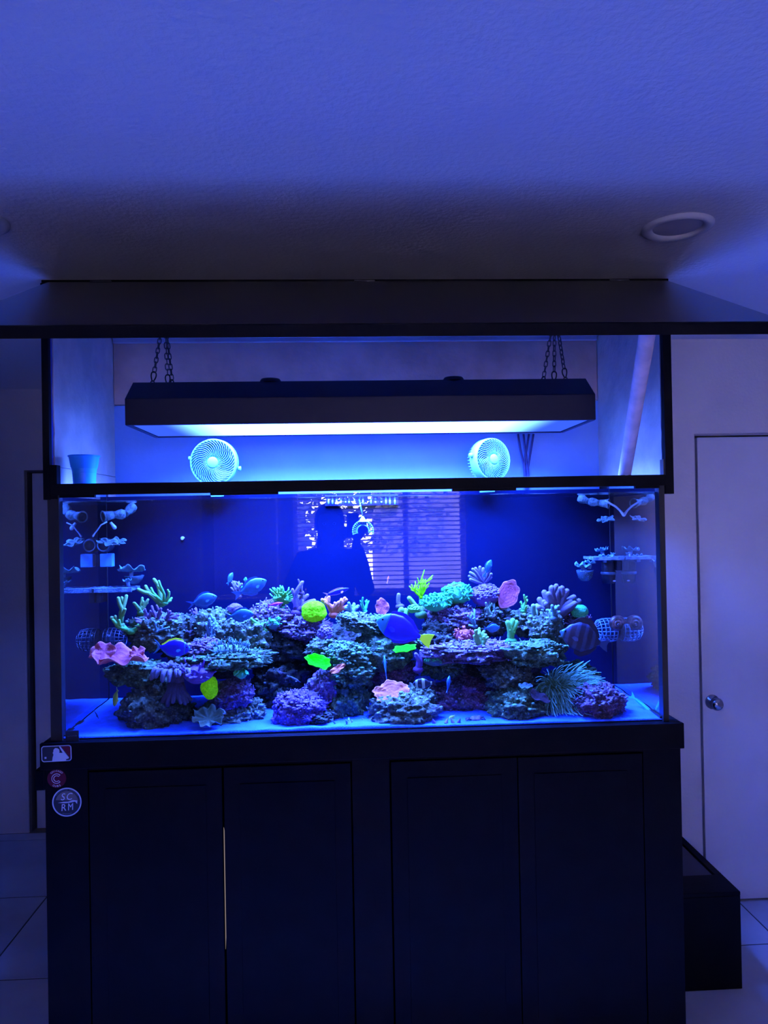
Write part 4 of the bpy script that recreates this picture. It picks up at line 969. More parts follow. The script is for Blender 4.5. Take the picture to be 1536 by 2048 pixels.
# --- neon cups
plate('cup_coral', 'left neon green cup coral with an open lip at the centre', P(634,1328,2.38), .040, .026, 'neon', 42, (math.radians(40), math.radians(18), .1), lobes=3, ruffle=.07, cup=.40)
plate('cup_coral', 'right neon green cup coral below the large blue tang', P(810,1299,2.40), .038, .022, 'neon', 43, (math.radians(20), math.radians(-8), 0), lobes=4, ruffle=.05, cup=.12)
plate('plate_coral', 'salmon plate coral fanning out above the front centre rock', P(783,1386,2.355), .058, .040, 'salmon', 44, (math.radians(48), math.radians(-4), 0), lobes=5, ruffle=.045, cup=.10)
plate('plate_coral', 'narrow brown red plate coral lodged in the central pillar', P(676,1338,2.335), .026, .012, 'salmon', 45, (math.radians(50), math.radians(-30), 0), lobes=3, ruffle=.1, cup=.1)
plate('plate_coral', 'brown mauve plate coral at the foot of the anemone', P(1078,1394,2.325), .036, .020, 'mauve', 46, (math.radians(35), math.radians(25), 0), lobes=3, ruffle=.1, cup=.1)
plate('disc_coral', 'small pale blue disc coral left of the anemone', P(1051,1373,2.325), .022, .014, 'blue', 47, (math.radians(22), 0, 0), lobes=4, ruffle=.1, cup=.15)
plate('disc_coral', 'flat pale blue disc coral on the plate shaped ledge rock', P(1072,1291,2.325), .026, .016, 'blue', 48, (math.radians(18), 0, 0), lobes=4, ruffle=.08, cup=.05)
branchy('bush_coral', 'small lilac stub coral below the right neon cup coral', P(836,1338,2.44), tipsat([(832,1308),(838,1312),(842,1306)], 2.44), .009, .006, 'purple', 49, 1)
mound('crust_coral', 'teal crusting coral patch over the clownfish', 872, 1318, 50, 26, 2.45, 'teal', 50, 'frill', n=60, size=.0035, d=.03, core='blue')
mound('crust_coral', 'blue crusting coral patch right of the large tang head rock', 688, 1302, 56, 30, 2.42, 'blue', 51, 'frill', n=80, size=.0036, d=.03)
mound('crust_coral', 'violet knob coral above the left neon cup coral', 650, 1268, 24, 30, 2.45, 'purple', 52, 'polyps', n=60, size=.004, d=.018)
branchy('bush_coral', 'thin branching coral below the middle chromis', P(520,1252,2.50), tipsat([(503,1238),(530,1244),(534,1262),(512,1262)], 2.50), .0065, .0045, 'mint', 53, 1)
mound('crust_coral', 'turquoise disc coral right of the middle chromis', 546, 1248, 26, 22, 2.52, 'teal', 54, 'frill', n=20, size=.004, d=.016, core='blue')
mound('bush_coral_mat', 'blue branching mat on the long ledge under the chromis', 462, 1302, 80, 26, 2.40, 'blue', 55, 'fingers', n=80, size=.0033, d=.03)
branchy('bush_coral', 'small white twig coral on the front sand right of the pillar', P(698,1450,2.30), tipsat([(692,1440),(698,1436),(705,1442)], 2.30), .003, .002, 'cream', 56, 1)
branchy('bush_coral', 'pale twig cluster on the upper left slope behind the first chromis', P(395,1234,2.55), tipsat([(380,1222),(392,1216),(404,1222),(410,1230)], 2.55), .005, .0035, 'violet', 57, 2)
branchy('bush_coral', 'knobby pale column coral below the first chromis', P(424,1282,2.48), tipsat([(420,1238),(428,1236),(434,1248),(414,1250)], 2.48), .007, .0055, 'blue', 58, 2, knob=.006)
mound('shell_coral', 'ribbed lilac shell coral left of the middle chromis', 470, 1217, 30, 20, 2.55, 'purple', 59, 'brain', d=.02)
# --- anemone
ao = MB(); ac = at(1126, 1390, 2.42); ao.lathe([(.030,-.05),(.026,-.02),(.045,.005),(.075,.016),(.06,.022),(0,.012)], 28)
ao = ao.build('anemone', mat_tip('anemone flesh', (.34,.50,.30), (.55,.95,.60), emis=.02)); ao.location = ac; tag(ao, 'large green blue anemone with long flowing tentacles on the right', 'anemone')  # slight emission added to lighten the anemone
random.seed(12); g = MB()
for i in range(640):
    a = random.uniform(0, 2*PI); r = random.random()**.5; p = Vector((.085*r*math.cos(a), .040*r*math.sin(a)-.01, .012+.030*r*math.sin(a)))
    d = Vector((math.cos(a)*r*.9+.25, math.sin(a)*r*.6-.35, .75-r*.75)).normalized(); L_ = random.uniform(.055,.105)
    if d.x > .4 and d.z > .1: L_ *= 1.25
    pts = [p]; q = d.copy()
    for k in range(6):
        q = (q+Vector((.05, -.04, -.26 if d.x < .3 else -.10))+Vector((random.uniform(-.2,.2), random.uniform(-.2,.2), random.uniform(-.2,.2)))).normalized(); pts.append(pts[-1]+q*L_/6)
    for k, p_ in enumerate(pts):
        p_.y = max(p_.y, TY0+.02-ac.y); p_.z = max(p_.z, ZS+.004-ac.z)
    g.tube(pts, [.0016,.0016,.0016,.0015,.0014,.0013,.0011], 5, 0, 1)
go = g.build('tentacles', mat_tip('anemone flesh', (.34,.50,.30), (.55,.95,.60), emis=.02), ao, fix=False); go['kind'] = 'stuff'
# ------------------------------------------------------------------ fish
F_blue = mat('chromis blue', (.025,.14,.27), .45, var=.15, scale=60)
F_bluefin = mat('chromis fin blue', (.02,.12,.28), .5)
F_violet = mat('violet fish scales', (.55,.02,.32), .45)
F_violfin = mat('violet fin', (.9,.3,.4), .5)
F_royal = mat('royal blue scales', (.012,.0025,.38), .4)
F_dark = mat('dark fish scales', (.012,.012,.03), .45)
F_white = mat('white fish band', (.42,.5,.25), .5)
F_yellow = mat('yellow fin', (.55,.85,.02), .5, emis=(.4,.9,.12), ek=.35, spec=.1)  # emission added to brighten the yellow fins
F_olive = mat('olive yellow scales', (.55,.55,.02), .5)
F_pale = mat('pale blue face', (.035,.20,.26), .45)
F_eye = mat('fish eye', (.004,.004,.006), .15)
F_green = mat('green wrasse scales', (.06,.55,.16), .45)
def mat_sailfin():
    m = mat('sailfin scales', (.03,.03,.06), .5); n, l = nt(m); b = n['Principled BSDF']; tc = n.new('ShaderNodeTexCoord')
    w = n.new('ShaderNodeTexWave'); w.inputs['Scale'].default_value = 11; w.inputs['Distortion'].default_value = 1.2; l.new(tc.outputs['Object'], w.inputs['Vector'])
    r = n.new('ShaderNodeValToRGB'); l.new(w.outputs['Fac'], r.inputs[0]); r.color_ramp.elements[0].position = .45; r.color_ramp.elements[1].position = .8
    r.color_ramp.elements[0].color = (.010,.010,.03,1); r.color_ramp.elements[1].color = (.03,.05,.10,1); l.new(r.outputs[0], b.inputs['Base Color']); return m
SHAPES = {  # t, top, bottom, half width (in body lengths)
 'chromis': [(0,.02,.02,.01),(.06,.09,.085,.04),(.16,.175,.17,.075),(.32,.25,.245,.095),(.5,.265,.265,.095),(.68,.215,.22,.07),(.85,.10,.105,.035),(1,.05,.05,.018)],
 'slim':    [(0,.012,.012,.008),(.07,.05,.045,.03),(.2,.09,.085,.055),(.4,.115,.11,.065),(.6,.11,.105,.055),(.8,.075,.07,.035),(1,.04,.04,.015)],
 'tang':    [(0,.03,.03,.012),(.05,.09,.08,.035),(.14,.19,.17,.06),(.3,.27,.26,.08),(.5,.285,.28,.08),(.7,.22,.215,.06),(.87,.09,.09,.03),(1,.04,.04,.016)],
 'sail':    [(0,.02,.02,.012),(.08,.08,.10,.035),(.2,.24,.22,.06),(.4,.36,.32,.075),(.6,.36,.33,.07),(.8,.24,.22,.045),(.92,.09,.09,.025),(1,.06,.06,.016)],
 'wrasse':  [(0,.01,.01,.008),(.1,.035,.035,.025),(.3,.055,.055,.035),(.6,.055,.05,.03),(.85,.035,.035,.018),(1,.025,.025,.010)],
}
def fish(label, px, py, Y, length, dirpx, shape, body, fin, tail=None, name='reef_fish', tailspread=.16, taillen=.22, tailfork=.10, dorsal=.07, anal=.06, turn=0., eye=True, bands=None, cat='fish', head=None, roll=0., group=None, dors=None):
    """length in photo pixels (nose to tail root); dirpx = heading in the photo (right, down); turn = swing out of the photo's plane"""
    c = at(px, py, Y); L = length*Y/FPX; S_ = SHAPES[shape]
    e = empty(name, c, label, cat, group)
    h = Vector((dirpx[0], 0, -dirpx[1])).normalized(); h = Vector((h.x*math.cos(turn), math.sin(turn), h.z)).normalized()
    up = Vector((0,0,1)); up = (up-h*up.dot(h)).normalized() if abs(h.z) < .93 else Vector((1 if h.z < 0 else -1, 0, 0)); up = (up-h*up.dot(h)).normalized()
    lat = up.cross(h)
    R3 = Matrix((h, lat, up)).transposed()
    if roll: R3 = R3 @ Matrix.Rotation(roll, 3, 'X')
    e.rotation_euler = R3.to_euler()
    def ip(t):
        for i in range(len(S_)-1):
            a, b_ = S_[i], S_[i+1]
            if t <= b_[0]:
                k = (t-a[0])/(b_[0]-a[0]); k = k*k*(3-2*k)*.35+k*.65
                return [a[j]+(b_[j]-a[j])*k for j in (1,2,3)]
        return S_[-1][1:]
    N, G = 22, 14
    def hull(t0, t1, grow=1., n=N):
        b = MB(); vs = []
        for i in range(n+1):
            t = t0+(t1-t0)*i/n; tp, bt, w = ip(t); x = (.5-t)*L
            for k in range(G):
                a = 2*PI*k/G; z = math.sin(a); vs.append((x, w*L*grow*math.cos(a)*abs(math.cos(a))**-.12 if abs(math.cos(a)) > .01 else 0, (tp if z > 0 else bt)*L*grow*z))
        fs = [(i*G+k, i*G+(k+1) % G, (i+1)*G+(k+1) % G, (i+1)*G+k) for i in range(n) for k in range(G)]+[tuple(range(G)), tuple(range(n*G, (n+1)*G))[::-1]]
        b.add(vs, fs); return b
    hull(0, 1).build('body', body, e)
    xt = -.5*L; th = .012*L
    f = MB(); s, tl, fk = tailspread*L, taillen*L, tailfork*L
    f.sheet([(xt+.04*L,.03*L),(xt-tl*.5,s*.75),(xt-tl,s),(xt-tl+fk*.7,s*.4),(xt-tl+fk,0),(xt-tl+fk*.7,-s*.4),(xt-tl,-s),(xt-tl*.5,-s*.75),(xt+.04*L,-.03*L)], th)
    f.build('tail_fin', tail or fin, e, smooth=False)
    def edge_fin(nm, up_, ht, t0, t1, m):
        f = MB(); o1 = []; n = 10; sg = 1 if up_ else -1
        for i in range(n+1):
            t = t0+(t1-t0)*i/n; o1.append(((.5-t)*L, sg*(ip(t)[0 if up_ else 1]*.92)*L))
        for i in range(n, -1, -1):
            t = t0+(t1-t0)*i/n; o1.append(((.5-t)*L-.03*L*(i/n), sg*(ip(t)[0 if up_ else 1]+ht*math.sin(PI*min(1, .12+.8*i/n))**.6)*L))
        f.sheet(o1, th); f.build(nm, m, e, smooth=False)
    if dorsal: edge_fin('dorsal_fin', True, dorsal, .24, .92, dors or fin)
    if anal: edge_fin('anal_fin', False, anal, .45, .92, fin)
    for s in (-1, 1):
        w = ip(.3)[2]*L; f = MB(); f.sheet([(0,0),(-.05*L,.045*L),(-.15*L,.03*L),(-.17*L,-.03*L),(-.10*L,-.06*L)], th*.6)
        o = f.build('pectoral_fin', head or fin, e, smooth=False); o.location = (.22*L, s*(w+.004*L), -.05*L); o.rotation_euler = (0, 0, -s*.5)
        if eye:
            t_e = .11; y = ip(t_e)[2]*L; f = MB(); f.blob((0,0,0), .024*L, (1,.5,1), 10, 6); o = f.build('eye', F_eye, e); o.location = ((.5-t_e)*L, s*y*.92, ip(t_e)[0]*L*.4)
    for b_ in bands or []:
        hull(b_[0], b_[1], 1.03, 6).build(b_[3] if len(b_) > 3 else 'band', b_[2], e)
    return e
CH = 'blue chromis fish over the reef'
fish('blue chromis facing right, left of the other chromis over the left crest', 410, 1200, 2.42, 50, (1,-.28), 'chromis', F_blue, F_bluefin, turn=-.15, taillen=.28, tailfork=.2)
fish('tiny blue chromis turned away above the small lilac bush coral', 461, 1155, 2.46, 23, (.5,-1), 'chromis', F_blue, F_bluefin, turn=.6)
fish('largest blue chromis, tilted upward to the right over the crest', 507, 1173, 2.40, 56, (1,-.45), 'chromis', F_blue, F_bluefin, turn=.1, taillen=.28)
fish('blue chromis facing right just below the crest at left centre', 484, 1230, 2.36, 46, (1,-.1), 'chromis', F_blue, F_bluefin, turn=-.1, taillen=.26)
fish('small purple fish facing right beside the mint finger coral', 553, 1208, 2.46, 26, (1,-.14), 'slim', F_violet, F_violet, turn=.1, dorsal=.04, anal=.04)
fish('violet fish with pale fin edges swimming right above the peach coral', 677, 1183, 2.44, 44, (1,-.26), 'slim', F_royal, F_violfin, turn=.1, dorsal=.05, anal=.03, tailspread=.15, taillen=.2, tailfork=.14)
fish('yellow backed deep blue tang facing right on the left side', 350, 1296, 2.33, 60, (1,.10), 'tang', F_royal, F_bluefin, tail=F_pale, taillen=.20, tailspread=.25, tailfork=.14, dorsal=.05, anal=.05, name='tang_fish',
     bands=[(.0,.055,F_pale,'snout_band'),(.165,.195,F_pale,'cheek_band')], head=F_pale, dors=F_yellow)
fish('large royal blue tang with a bright yellow tail in the centre', 797, 1257, 2.325, 94, (-1,-.42), 'tang', F_royal, F_royal, tail=F_yellow, taillen=.27, tailspread=.16, tailfork=.03, dorsal=.07, anal=.05, name='tang_fish',
     bands=[(0,.24,F_pale,'face_patch')])
fish('round blue chromis facing right in the right crest', 986, 1256, 2.38, 31, (1,.05), 'chromis', F_blue, F_bluefin, turn=.35)
fish('blue chromis curving upward on top of the tube fan coral', 977, 1133, 2.52, 30, (.55,-1), 'chromis', F_blue, F_bluefin, turn=.3, taillen=.35)
fish('thin blue fish swimming straight upward at the centre', 770, 1329, 2.33, 38, (-.08,-1), 'slim', F_blue, F_bluefin, turn=.5, dorsal=.03, anal=.03, taillen=.3, tailspread=.06)
fish('blue fish hovering nose up right of the clownfish', 897, 1366, 2.33, 30, (.3,-1), 'chromis', F_blue, F_bluefin, turn=.5)
fish('black clownfish with three white bands beside the salmon plate coral', 845, 1367, 2.31, 40, (-1,.05), 'chromis', F_dark, F_dark, turn=.1, name='clownfish', bands=[(.15,.27,F_white,'white_band'),(.47,.62,F_white,'white_band'),(.90,.97,F_white,'white_band')])
fish('slim dark cleaner wrasse with pale edge in the dark left gap', 590, 1359, 2.40, 26, (1,.55), 'wrasse', F_dark, F_white, name='wrasse_fish', dorsal=.05, anal=.0, tailspread=.05)
SF = mat_sailfin()
fish('large dark striped sailfin tang facing left at the right end', 1160, 1275, 2.37, 86, (-1,-.32), 'sail', SF, F_dark, tail=mat('dim blue tail', (.03,.06,.13)), name='tang_fish', taillen=.22, tailspread=.15, tailfork=.05, dorsal=.13, anal=.11, bands=[(0,.10,F_pale,'pale_snout')])
fish('olive yellow fish nosing down at the left rock foot', 231, 1398, 2.33, 34, (-.35,1), 'chromis', F_olive, F_olive, turn=.35, dorsal=.05, anal=.04)
fish('small blue goby resting on the left sand', 193, 1430, 2.40, 18, (.45,1), 'wrasse', F_blue, F_bluefin, turn=.2, dorsal=.05, anal=0)
fish('green wrasse lying along the right sand seam', 1287, 1412, 2.36, 48, (.75,.6), 'wrasse', F_green, F_green, turn=-.6, dorsal=.05, anal=.04, name='wrasse_fish')
fish('small striped goby pointing down on the front sand at centre', 672, 1452, 2.30, 26, (.55,1), 'wrasse', F_blue, F_white, turn=.1, dorsal=.06, anal=0)
fish('small yellow grey fish by the sand right of the front rock', 903, 1436, 2.33, 16, (-.8,.7), 'chromis', F_olive, F_white, turn=.2)
fish('small violet fish hovering before the blind reflection', 776, 1158, 2.50, 14, (.3,-1), 'slim', F_violet, F_violfin, turn=.4)
fish('tiny white banded fish upright beside the violet mound coral', 620, 1424, 2.32, 16, (.1,-1), 'wrasse', F_white, F_white, turn=.5, dorsal=.05, anal=0)
# snails, crab
def snail(label, px, py, Y, r, m):
    b = MB(); n = 40; pts = []; rad = []
    for i in range(n+1):
        t = i/n; a = 4.6*PI*t; rr = r*(1-t)*.62+r*.05; pts.append((rr*math.cos(a), -r*.55*t, rr*math.sin(a))); rad.append(r*(.42*(1-t)+.06))
    b.tube(pts, rad, 10); o = b.build('turban_snail', m); o.location = at(px, py, Y); tag(o, label, 'snail'); return o
snail('banded dark snail spiral on the right wave pump cage', 1233, 1248, 2.565, .030, mat('snail shell', (.10,.05,.04), .35, var=.7, scale=55))
snail('small pale snail on the blue back panel left of centre', 365, 1077, TY1-.006, .0075, mat('pale snail shell', (.4,.5,.45), .5))
e = empty('hermit_crab', at(951, 1441, 2.31), 'small dark hermit crab on the front sand right of centre', 'crab')
b = MB(); b.blob((0,0,.004), .016, (1.2,1,.7), 12, 8); b.blob((.012,0,.008), .009, (1,1,.9), 10, 6); b.build('shell', mat('crab shell', (.14,.09,.08), .7, var=.5, scale=90), e)
for i in range(6):
    s = -1 if i < 3 else 1; k = i % 3; b = MB(); b.tube([(s*.012, -.006+.006*k, .004), (s*.026, -.010+.009*k, .008), (s*.036, -.012+.011*k, -.006)], [.003,.0026,.0014], 6); b.build('leg', F_dark, e)
for i, (x, y, sd) in enumerate(((868,1456,1),(893,1454,2),(905,1452,3),(918,1450,4),(805,1456,5),(842,1450,6))):
    q = at(x, y, 2.285); b = MB(); b.lathe([(.0065,-.004),(.005,.002),(.0028,.008),(.0006,.013)], 9); o = b.build('cone_shell', mat('cone shell', (.16,.10,.22), .6)); o.location = (q.x, q.y, sand_z(q.x, q.y)+.003); o.rotation_euler = (.3*math.sin(sd*2), .4*math.cos(sd*3), 0)
    tag(o, ['small lilac cone shell, third last from the right along the front sand', 'small lilac cone shell, second of the row on the front sand', 'small lilac cone shell, third of the row on the front sand', 'small lilac cone shell at the right end of the row on the front sand', 'lilac cone shell on the sand under the left of the front centre rock', 'lilac cone shell on the sand under the right of the front centre rock'][i], 'shell')
    if i == 0: o['label'] = 'small lilac cone shell at the left end of the row on the front sand'

# ------------------------------------------------------------------ equipment in the tank
M_equip = mat('algae coated plastic', (.14,.22,.20), .6, var=.5, scale=45, bump=.5, bscale=120)
M_cage = mat('cage plastic', (.10,.20,.26), .45, var=.3, scale=40)
M_pump = mat('dark pump plastic', (.012,.016,.03), .45)
def wave_pump(label, px, py, Y, xw, L_, r, m, lit):
    c = at(px, py, Y); s = 1 if xw < 0 else -1
    e = empty('wave_pump', (xw+.001*s, Y, c.z), label, 'pump')
    b = MB(); b.lathe([(0,.002),(r*.8,.002),(r*.85,.02),(r*.7,.035),(r*.5,L_*.6),(0,L_*.6)], 24, axis='X')
    if s < 0: b.v = [(-x, y, z) for x, y, z in b.v]
    b.build('motor', M_pump, e)
    for i in range(18):
        a = 2*PI*i/18; pts = [(s*(.012+L_*t), r*k*math.cos(a), r*k*math.sin(a)) for t, k in ((0,.9),(.2,1.),(.6,.97),(.85,.86),(1,.5))]
        b = MB(); b.tube(pts, .0019, 5, round_end=False); b.build('cage_bar', m, e)
    for t, k in ((.02,.92),(.22,1.),(.42,1.),(.62,.97),(.82,.88),(1.,.5)):
        b = MB(); b.tube([(s*(.012+L_*t), r*k*math.cos(2*PI*i/28), r*k*math.sin(2*PI*i/28)) for i in range(28)], .0021, 6, closed=True); b.build('cage_ring', m, e)
    return e
wave_pump('caged wave pump on the right pane with a snail on it', 1215, 1260, 2.64, TX1, .072, .042, M_cage, 1)
wave_pump('dark caged wave pump on the left pane above the pink plate coral', 225, 1279, 2.63, TX0, .068, .040, M_pump, 0)
def nozzle(label, pts, rad, mouth_dir, Y):
    P_ = [at(x, y, Y+dy) for x, y, dy in pts]; c = P_[0]
    e = empty('return_nozzle', c, label, 'nozzle')
    Q = [p-c for p in P_]
    for i in range(len(Q)-1):
        a, b_ = Q[i], Q[i+1]; b = MB(); d = b_-a
        b.tube([a, a+d*.25, a+d*.55, a+d*.8, b_], [rad*.8, rad*1.05, rad*.95, rad*.7, rad*.75], 14, round_end=False); b.build('pipe_segment', M_equip, e)
    md = Vector(mouth_dir).normalized(); end = Q[-1]
    b = MB(); b.tube([end, end+md*rad*1.2, end+md*rad*2], [rad*.8, rad*.95, rad*1.15], 18, round_end=False)
    u = md.orthogonal().normalized(); w = md.cross(u)
    b.tube([end+md*rad*2+(u*math.cos(2*PI*k/20)+w*math.sin(2*PI*k/20))*rad*1.05 for k in range(20)], rad*.18, 6, closed=True); b.build('nozzle_mouth', M_equip, e)
    b = MB(); b.tube([end+md*rad*1.5, end+md*rad*2.03], [rad*.8, rad*.9], 18, round_end=False); b.build('bore', M_pump, e)
    return e
nozzle('algae coated return nozzle near the water at the left end', [(268,1012,.03),(250,1028,.0),(226,1030,-.02)], .017, (-.75,-.62,-.15), 2.60)
nozzle('algae coated return nozzle near the water at the right end', [(1157,996,.02),(1178,1003,0),(1200,1006,-.02)], .015, (.8,-.55,-.1), 2.62)
def probe(label, pts, Y, r, m):
    P_ = [at(x, y, Y) for x, y in pts]; b = MB(); b.tube([p-P_[0] for p in P_], [r]*(len(P_)-1)+[r*1.6], 8); o = b.build('probe_cable', m); o.location = P_[0]; tag(o, label, 'cable'); return o
M_rod = mat('pale rod', (.45,.6,.65), .4)
probe('thin pale cable curving below the left return nozzle', [(214,1044),(202,1050),(195,1060),(190,1066),(186,1072)], 2.50, .0022, M_rod)
probe('short pale rod hanging left of the blue back panel edge', [(221,1045),(229,1055)], 2.56, .0045, M_rod)
probe('pale rod slanting below the right return nozzle', [(1210,1001),(1220,1007),(1231,1013),(1240,1021),(1247,1030)], 2.56, .0036, M_rod)
# square pale block of the left wave controller
e = empty('magnet_block', at(214, 1120, 2.60), 'square light blue magnet block on the left pane', 'magnet')
M_blk = mat('light blue plastic', (.10,.42,.75), .5, var=.1, scale=20)
bx('block', M_blk, -.020, .022, -.014, .014, -.023, .022, e, bevel=.002); bx('backing', M_pump, -.034, -.021, -.012, .012, -.02, .02, e, bevel=.001)
wave = empty('dark_pump', at(212, 1090, 2.62), 'round black pump above the square blue magnet block', 'pump')
b = MB(); b.lathe([(0,-.03),(.022,-.028),(.026,-.01),(.024,.02),(0,.024)], 20, axis='Y'); b.build('body', M_pump, wave)
b = MB(); b.lathe([(.017,-.031),(.021,-.034),(.0225,-.030),(.019,-.027)], 24, axis='Y'); b.build('inlet_ring', M_cage, wave)
# frag racks
def rack(label, px0, px1, py, Y, th, xw):
    a, c = at(px0, py, Y), at(px1, py, Y); s = 1 if xw < 0 else -1
    e = empty('frag_rack', (xw+.004*s, Y, a.z), label, 'rack')
    far = (c.x if s > 0 else a.x)-e.location.x; lo_, hi_ = sorted((0, far))
    b = MB(); n = 7
    for i in range(n): yy = -.045+.09*i/(n-1); b.box(lo_, hi_, yy-.004, yy+.004, -th/2, th/2)
    for i in range(6): xx = lo_+(hi_-lo_)*(i+.08)/5.6; b.box(xx-.003, xx+.003, -.049, .049, -th/2-.001, th/2+.001)
    b.build('grid', M_rackm, e, smooth=False)
    bx('front_lip', M_rackm, lo_, hi_, -.053, -.047, -th, th, e, bevel=.001)
    bx('magnet', M_pump, -.002 if s > 0 else -.018, .018 if s > 0 else .002, -.03, .03, -.045, -.01, e, bevel=.003)
    return e
M_rackm = mat('crusted rack plastic', (.16,.26,.34), .6, var=.4, scale=50, bump=.4, bscale=150)
rack('pale frag rack shelf on the left pane near the back corner', 205, 272, 1178, 2.60, .008, TX0)
rack('pale frag rack shelf on the right pane near the back corner', 1176, 1234, 1116, 2.61, .006, TX1)
def frag(label, px, py, w, Y, m, seed, stem=.02):
    c = at(px, py, Y); o = plate('frag_coral', label, c, w*Y/FPX/2, w*Y/FPX/2*.7, m, seed, (math.radians(10), 0, seed), 4, .12, .18)
    b = MB(); b.lathe([(0,-stem),(.006,-stem),(.007,-.002),(.004,0),(0,0)], 10); b.build('plug', M_rackm, o)
    return o
C['frag'] = mat_tip('pale frag coral', (.22,.38,.42), (.45,.65,.65))
frag('wide pale plate frag with a cup beneath on the upper left', 263, 1143, 54, 2.60, 'frag', 3)
frag('small pale plate frag just above the left frag rack', 255, 1162, 26, 2.58, 'frag', 5)
b = MB(); b.lathe([(0,-.034),(.016,-.031),(.027,-.020),(.034,-.004),(.033,-.003),(.026,-.018),(.015,-.029),(0,-.031)], 26)
o = b.build('holder_cup', mat_clear('cloudy cup', (.06,.11,.13), .5)); o.location = at(268, 1149, 2.60); tag(o, 'cloudy holder cup under the upper left plate frag', 'cup')
b = MB(); b.lathe([(0,-.040),(.014,-.038),(.024,-.027),(.029,-.010),(.030,0),(.029,0),(.027,-.010),(.022,-.025),(.013,-.035),(0,-.037)], 26)
o = b.build('holder_cup', mat_clear('cloudy cup', (.06,.11,.13), .5)); o.location = at(1170, 1140, 2.57); tag(o, 'cloudy cup holding a frag at the right end of the tank', 'cup')
frag('pale flat frag lying over the right cloudy cup', 1166, 1134, 40, 2.57, 'frag', 7, .012)
frag('blue frag disc left on the right frag rack', 1180, 1126, 26, 2.58, 'frag', 2)
frag('blue frag disc in the middle of the right frag rack', 1210, 1114, 22, 2.59, 'frag', 9)
frag('long pale frag at the back of the right frag rack', 1204, 1102, 34, 2.64, 'frag', 4)
frag('small pale frag by the right pane over the dark pump', 1226, 1108, 12, 2.60, 'frag', 8)
for lab, px, py, Y in (('crinkled blue streak of nozzle reflection below the left return nozzle', 216, 1088, 2.54), ('crinkled blue streak of nozzle reflection right of the left black pump', 236, 1085, 2.58), ('crinkled blue shiny streak below the right return nozzle', 1212, 1041, 2.58)):
    plate('reflection_streak', lab, at(px, py, Y), .034 if px < 230 else .026, .018, 'blue', int(px), (math.radians(28), math.radians(12 if px < 300 else -12), 0), 5, .3, .1)  # solid plates standing in for shiny streaks of nozzle reflection
wave = empty('dark_pump', at(1217, 1142, 2.62), 'black pump hanging below the right frag rack', 'pump')
b = MB(); b.lathe([(0,-.046),(.02,-.044),(.024,-.02),(.025,.03),(.018,.036),(0,.036)], 20); b.build('body', M_pump, wave)
b = MB(); b.lathe([(.0255,-.012),(.0275,-.010),(.0275,-.004),(.0255,-.002)], 20); b.build('collar', M_cage, wave)
b = MB(); b.blob((.012,-.024,-.034), .003, (2,.6,1), 8, 5); b.build('shiny_tab', M_sticker_w, wave)
# fan shaped feeder ring hanging at the back
fc = at(726, 1062, 2.60); e = empty('fan_nozzle', fc, 'clear fan shaped nozzle hanging on a thin stem at the back centre', 'nozzle', rot=(.1, 0, -.08))
M_clr = mat('clear blue plastic', (.16,.32,.55), .25)
R1, R2 = .036, .021
def arcp(r, a0, a1, n): return [(r*math.cos(a0+(a1-a0)*i/n), 0, r*math.sin(a0+(a1-a0)*i/n)) for i in range(n+1)]
for nm, r, w in (('outer_rim', R1, .0022), ('inner_rim', R2, .0026)):
    b = MB(); b.tube(arcp(r, -.35, PI+.35, 24), w, 7); b.build(nm, M_clr, e)
for i in range(19):
    a = -.3+(PI+.6)*i/18; b = MB(); b.tube([(R2*math.cos(a),0,R2*math.sin(a)), (R1*1.04*math.cos(a),-.002,R1*1.04*math.sin(a))], .0014, 5); b.build('rib', M_clr, e)
b = MB(); b.lathe([(.013,.034),(.009,.042),(.004,.050),(.0025,.052)], 12); b.build('neck', M_comb, e)
tp = at(719, 1000, 2.60)-fc; b = MB(); b.tube([(0,0,.05), (tp.x*.5,0,.05+(tp.z-.05)*.5), tp], .0024, 7); b.build('stem', M_clr, e)
# magnet label at the lower left corner of the front glass
q = at(144.5, 1473, TY0-.003); e = empty('glass_label', (q.x, TY0-.003, q.z), 'small dark square label stuck on the lower left corner of the glass', 'label', rot=(0, math.radians(-1), 0))
bx('label_plate', mat('dark label', (.02,.03,.06), .4), -.0195, .0195, -.0015, .0025, -.0175, .0175, e, bevel=.001)
b = MB(); random.seed(9)
for i in range(11): b.blob((-.013+.0026*i, -.0018, .002+random.uniform(-.0006,.0006)), .0013, (1,.3,random.uniform(.6,1.3)), 6, 4)
b.build('faint_print', mat('faint grey print', (.22,.24,.28), .6), e)

# ------------------------------------------------------------------ the photographer (seen mirrored in the front glass)
def skin(name, joints, edges, m, parent, sub=2, root=0):
    me = bpy.data.meshes.new(name); me.from_pydata([j[0] for j in joints], edges, []); me.materials.append(m)
    o = bpy.data.objects.new(name, me); COL.objects.link(o); o.parent = parent
    sk = o.modifiers.new('skin', 'SKIN'); sk.use_smooth_shade = True
    for i, j in enumerate(joints):
        r = j[1]; me.skin_vertices[0].data[i].radius = (r, r) if not hasattr(r, '__len__') else r
        me.skin_vertices[0].data[i].use_root = (i == root)
    sb_ = o.modifiers.new('sub', 'SUBSURF'); sb_.levels = sub; sb_.render_levels = sub
    return o
PX, PY = -.12, -.36
pe = empty('person', (PX, PY, 0), 'person in dark clothes holding up a phone, mirrored in the front glass', 'person')
M_skin = mat('skin', (.30,.18,.13), .6); M_cloth = mat('dark hoodie cloth', (.008,.008,.010), .9, bump=.2, bscale=120); M_jean = mat('dark trousers cloth', (.010,.012,.02), .9); M_hair = mat('dark hair', (.008,.006,.005), .7)
HR = (.155, .30, 1.595); HL = (.055, .29, 1.565)      # hands, relative to the person's feet
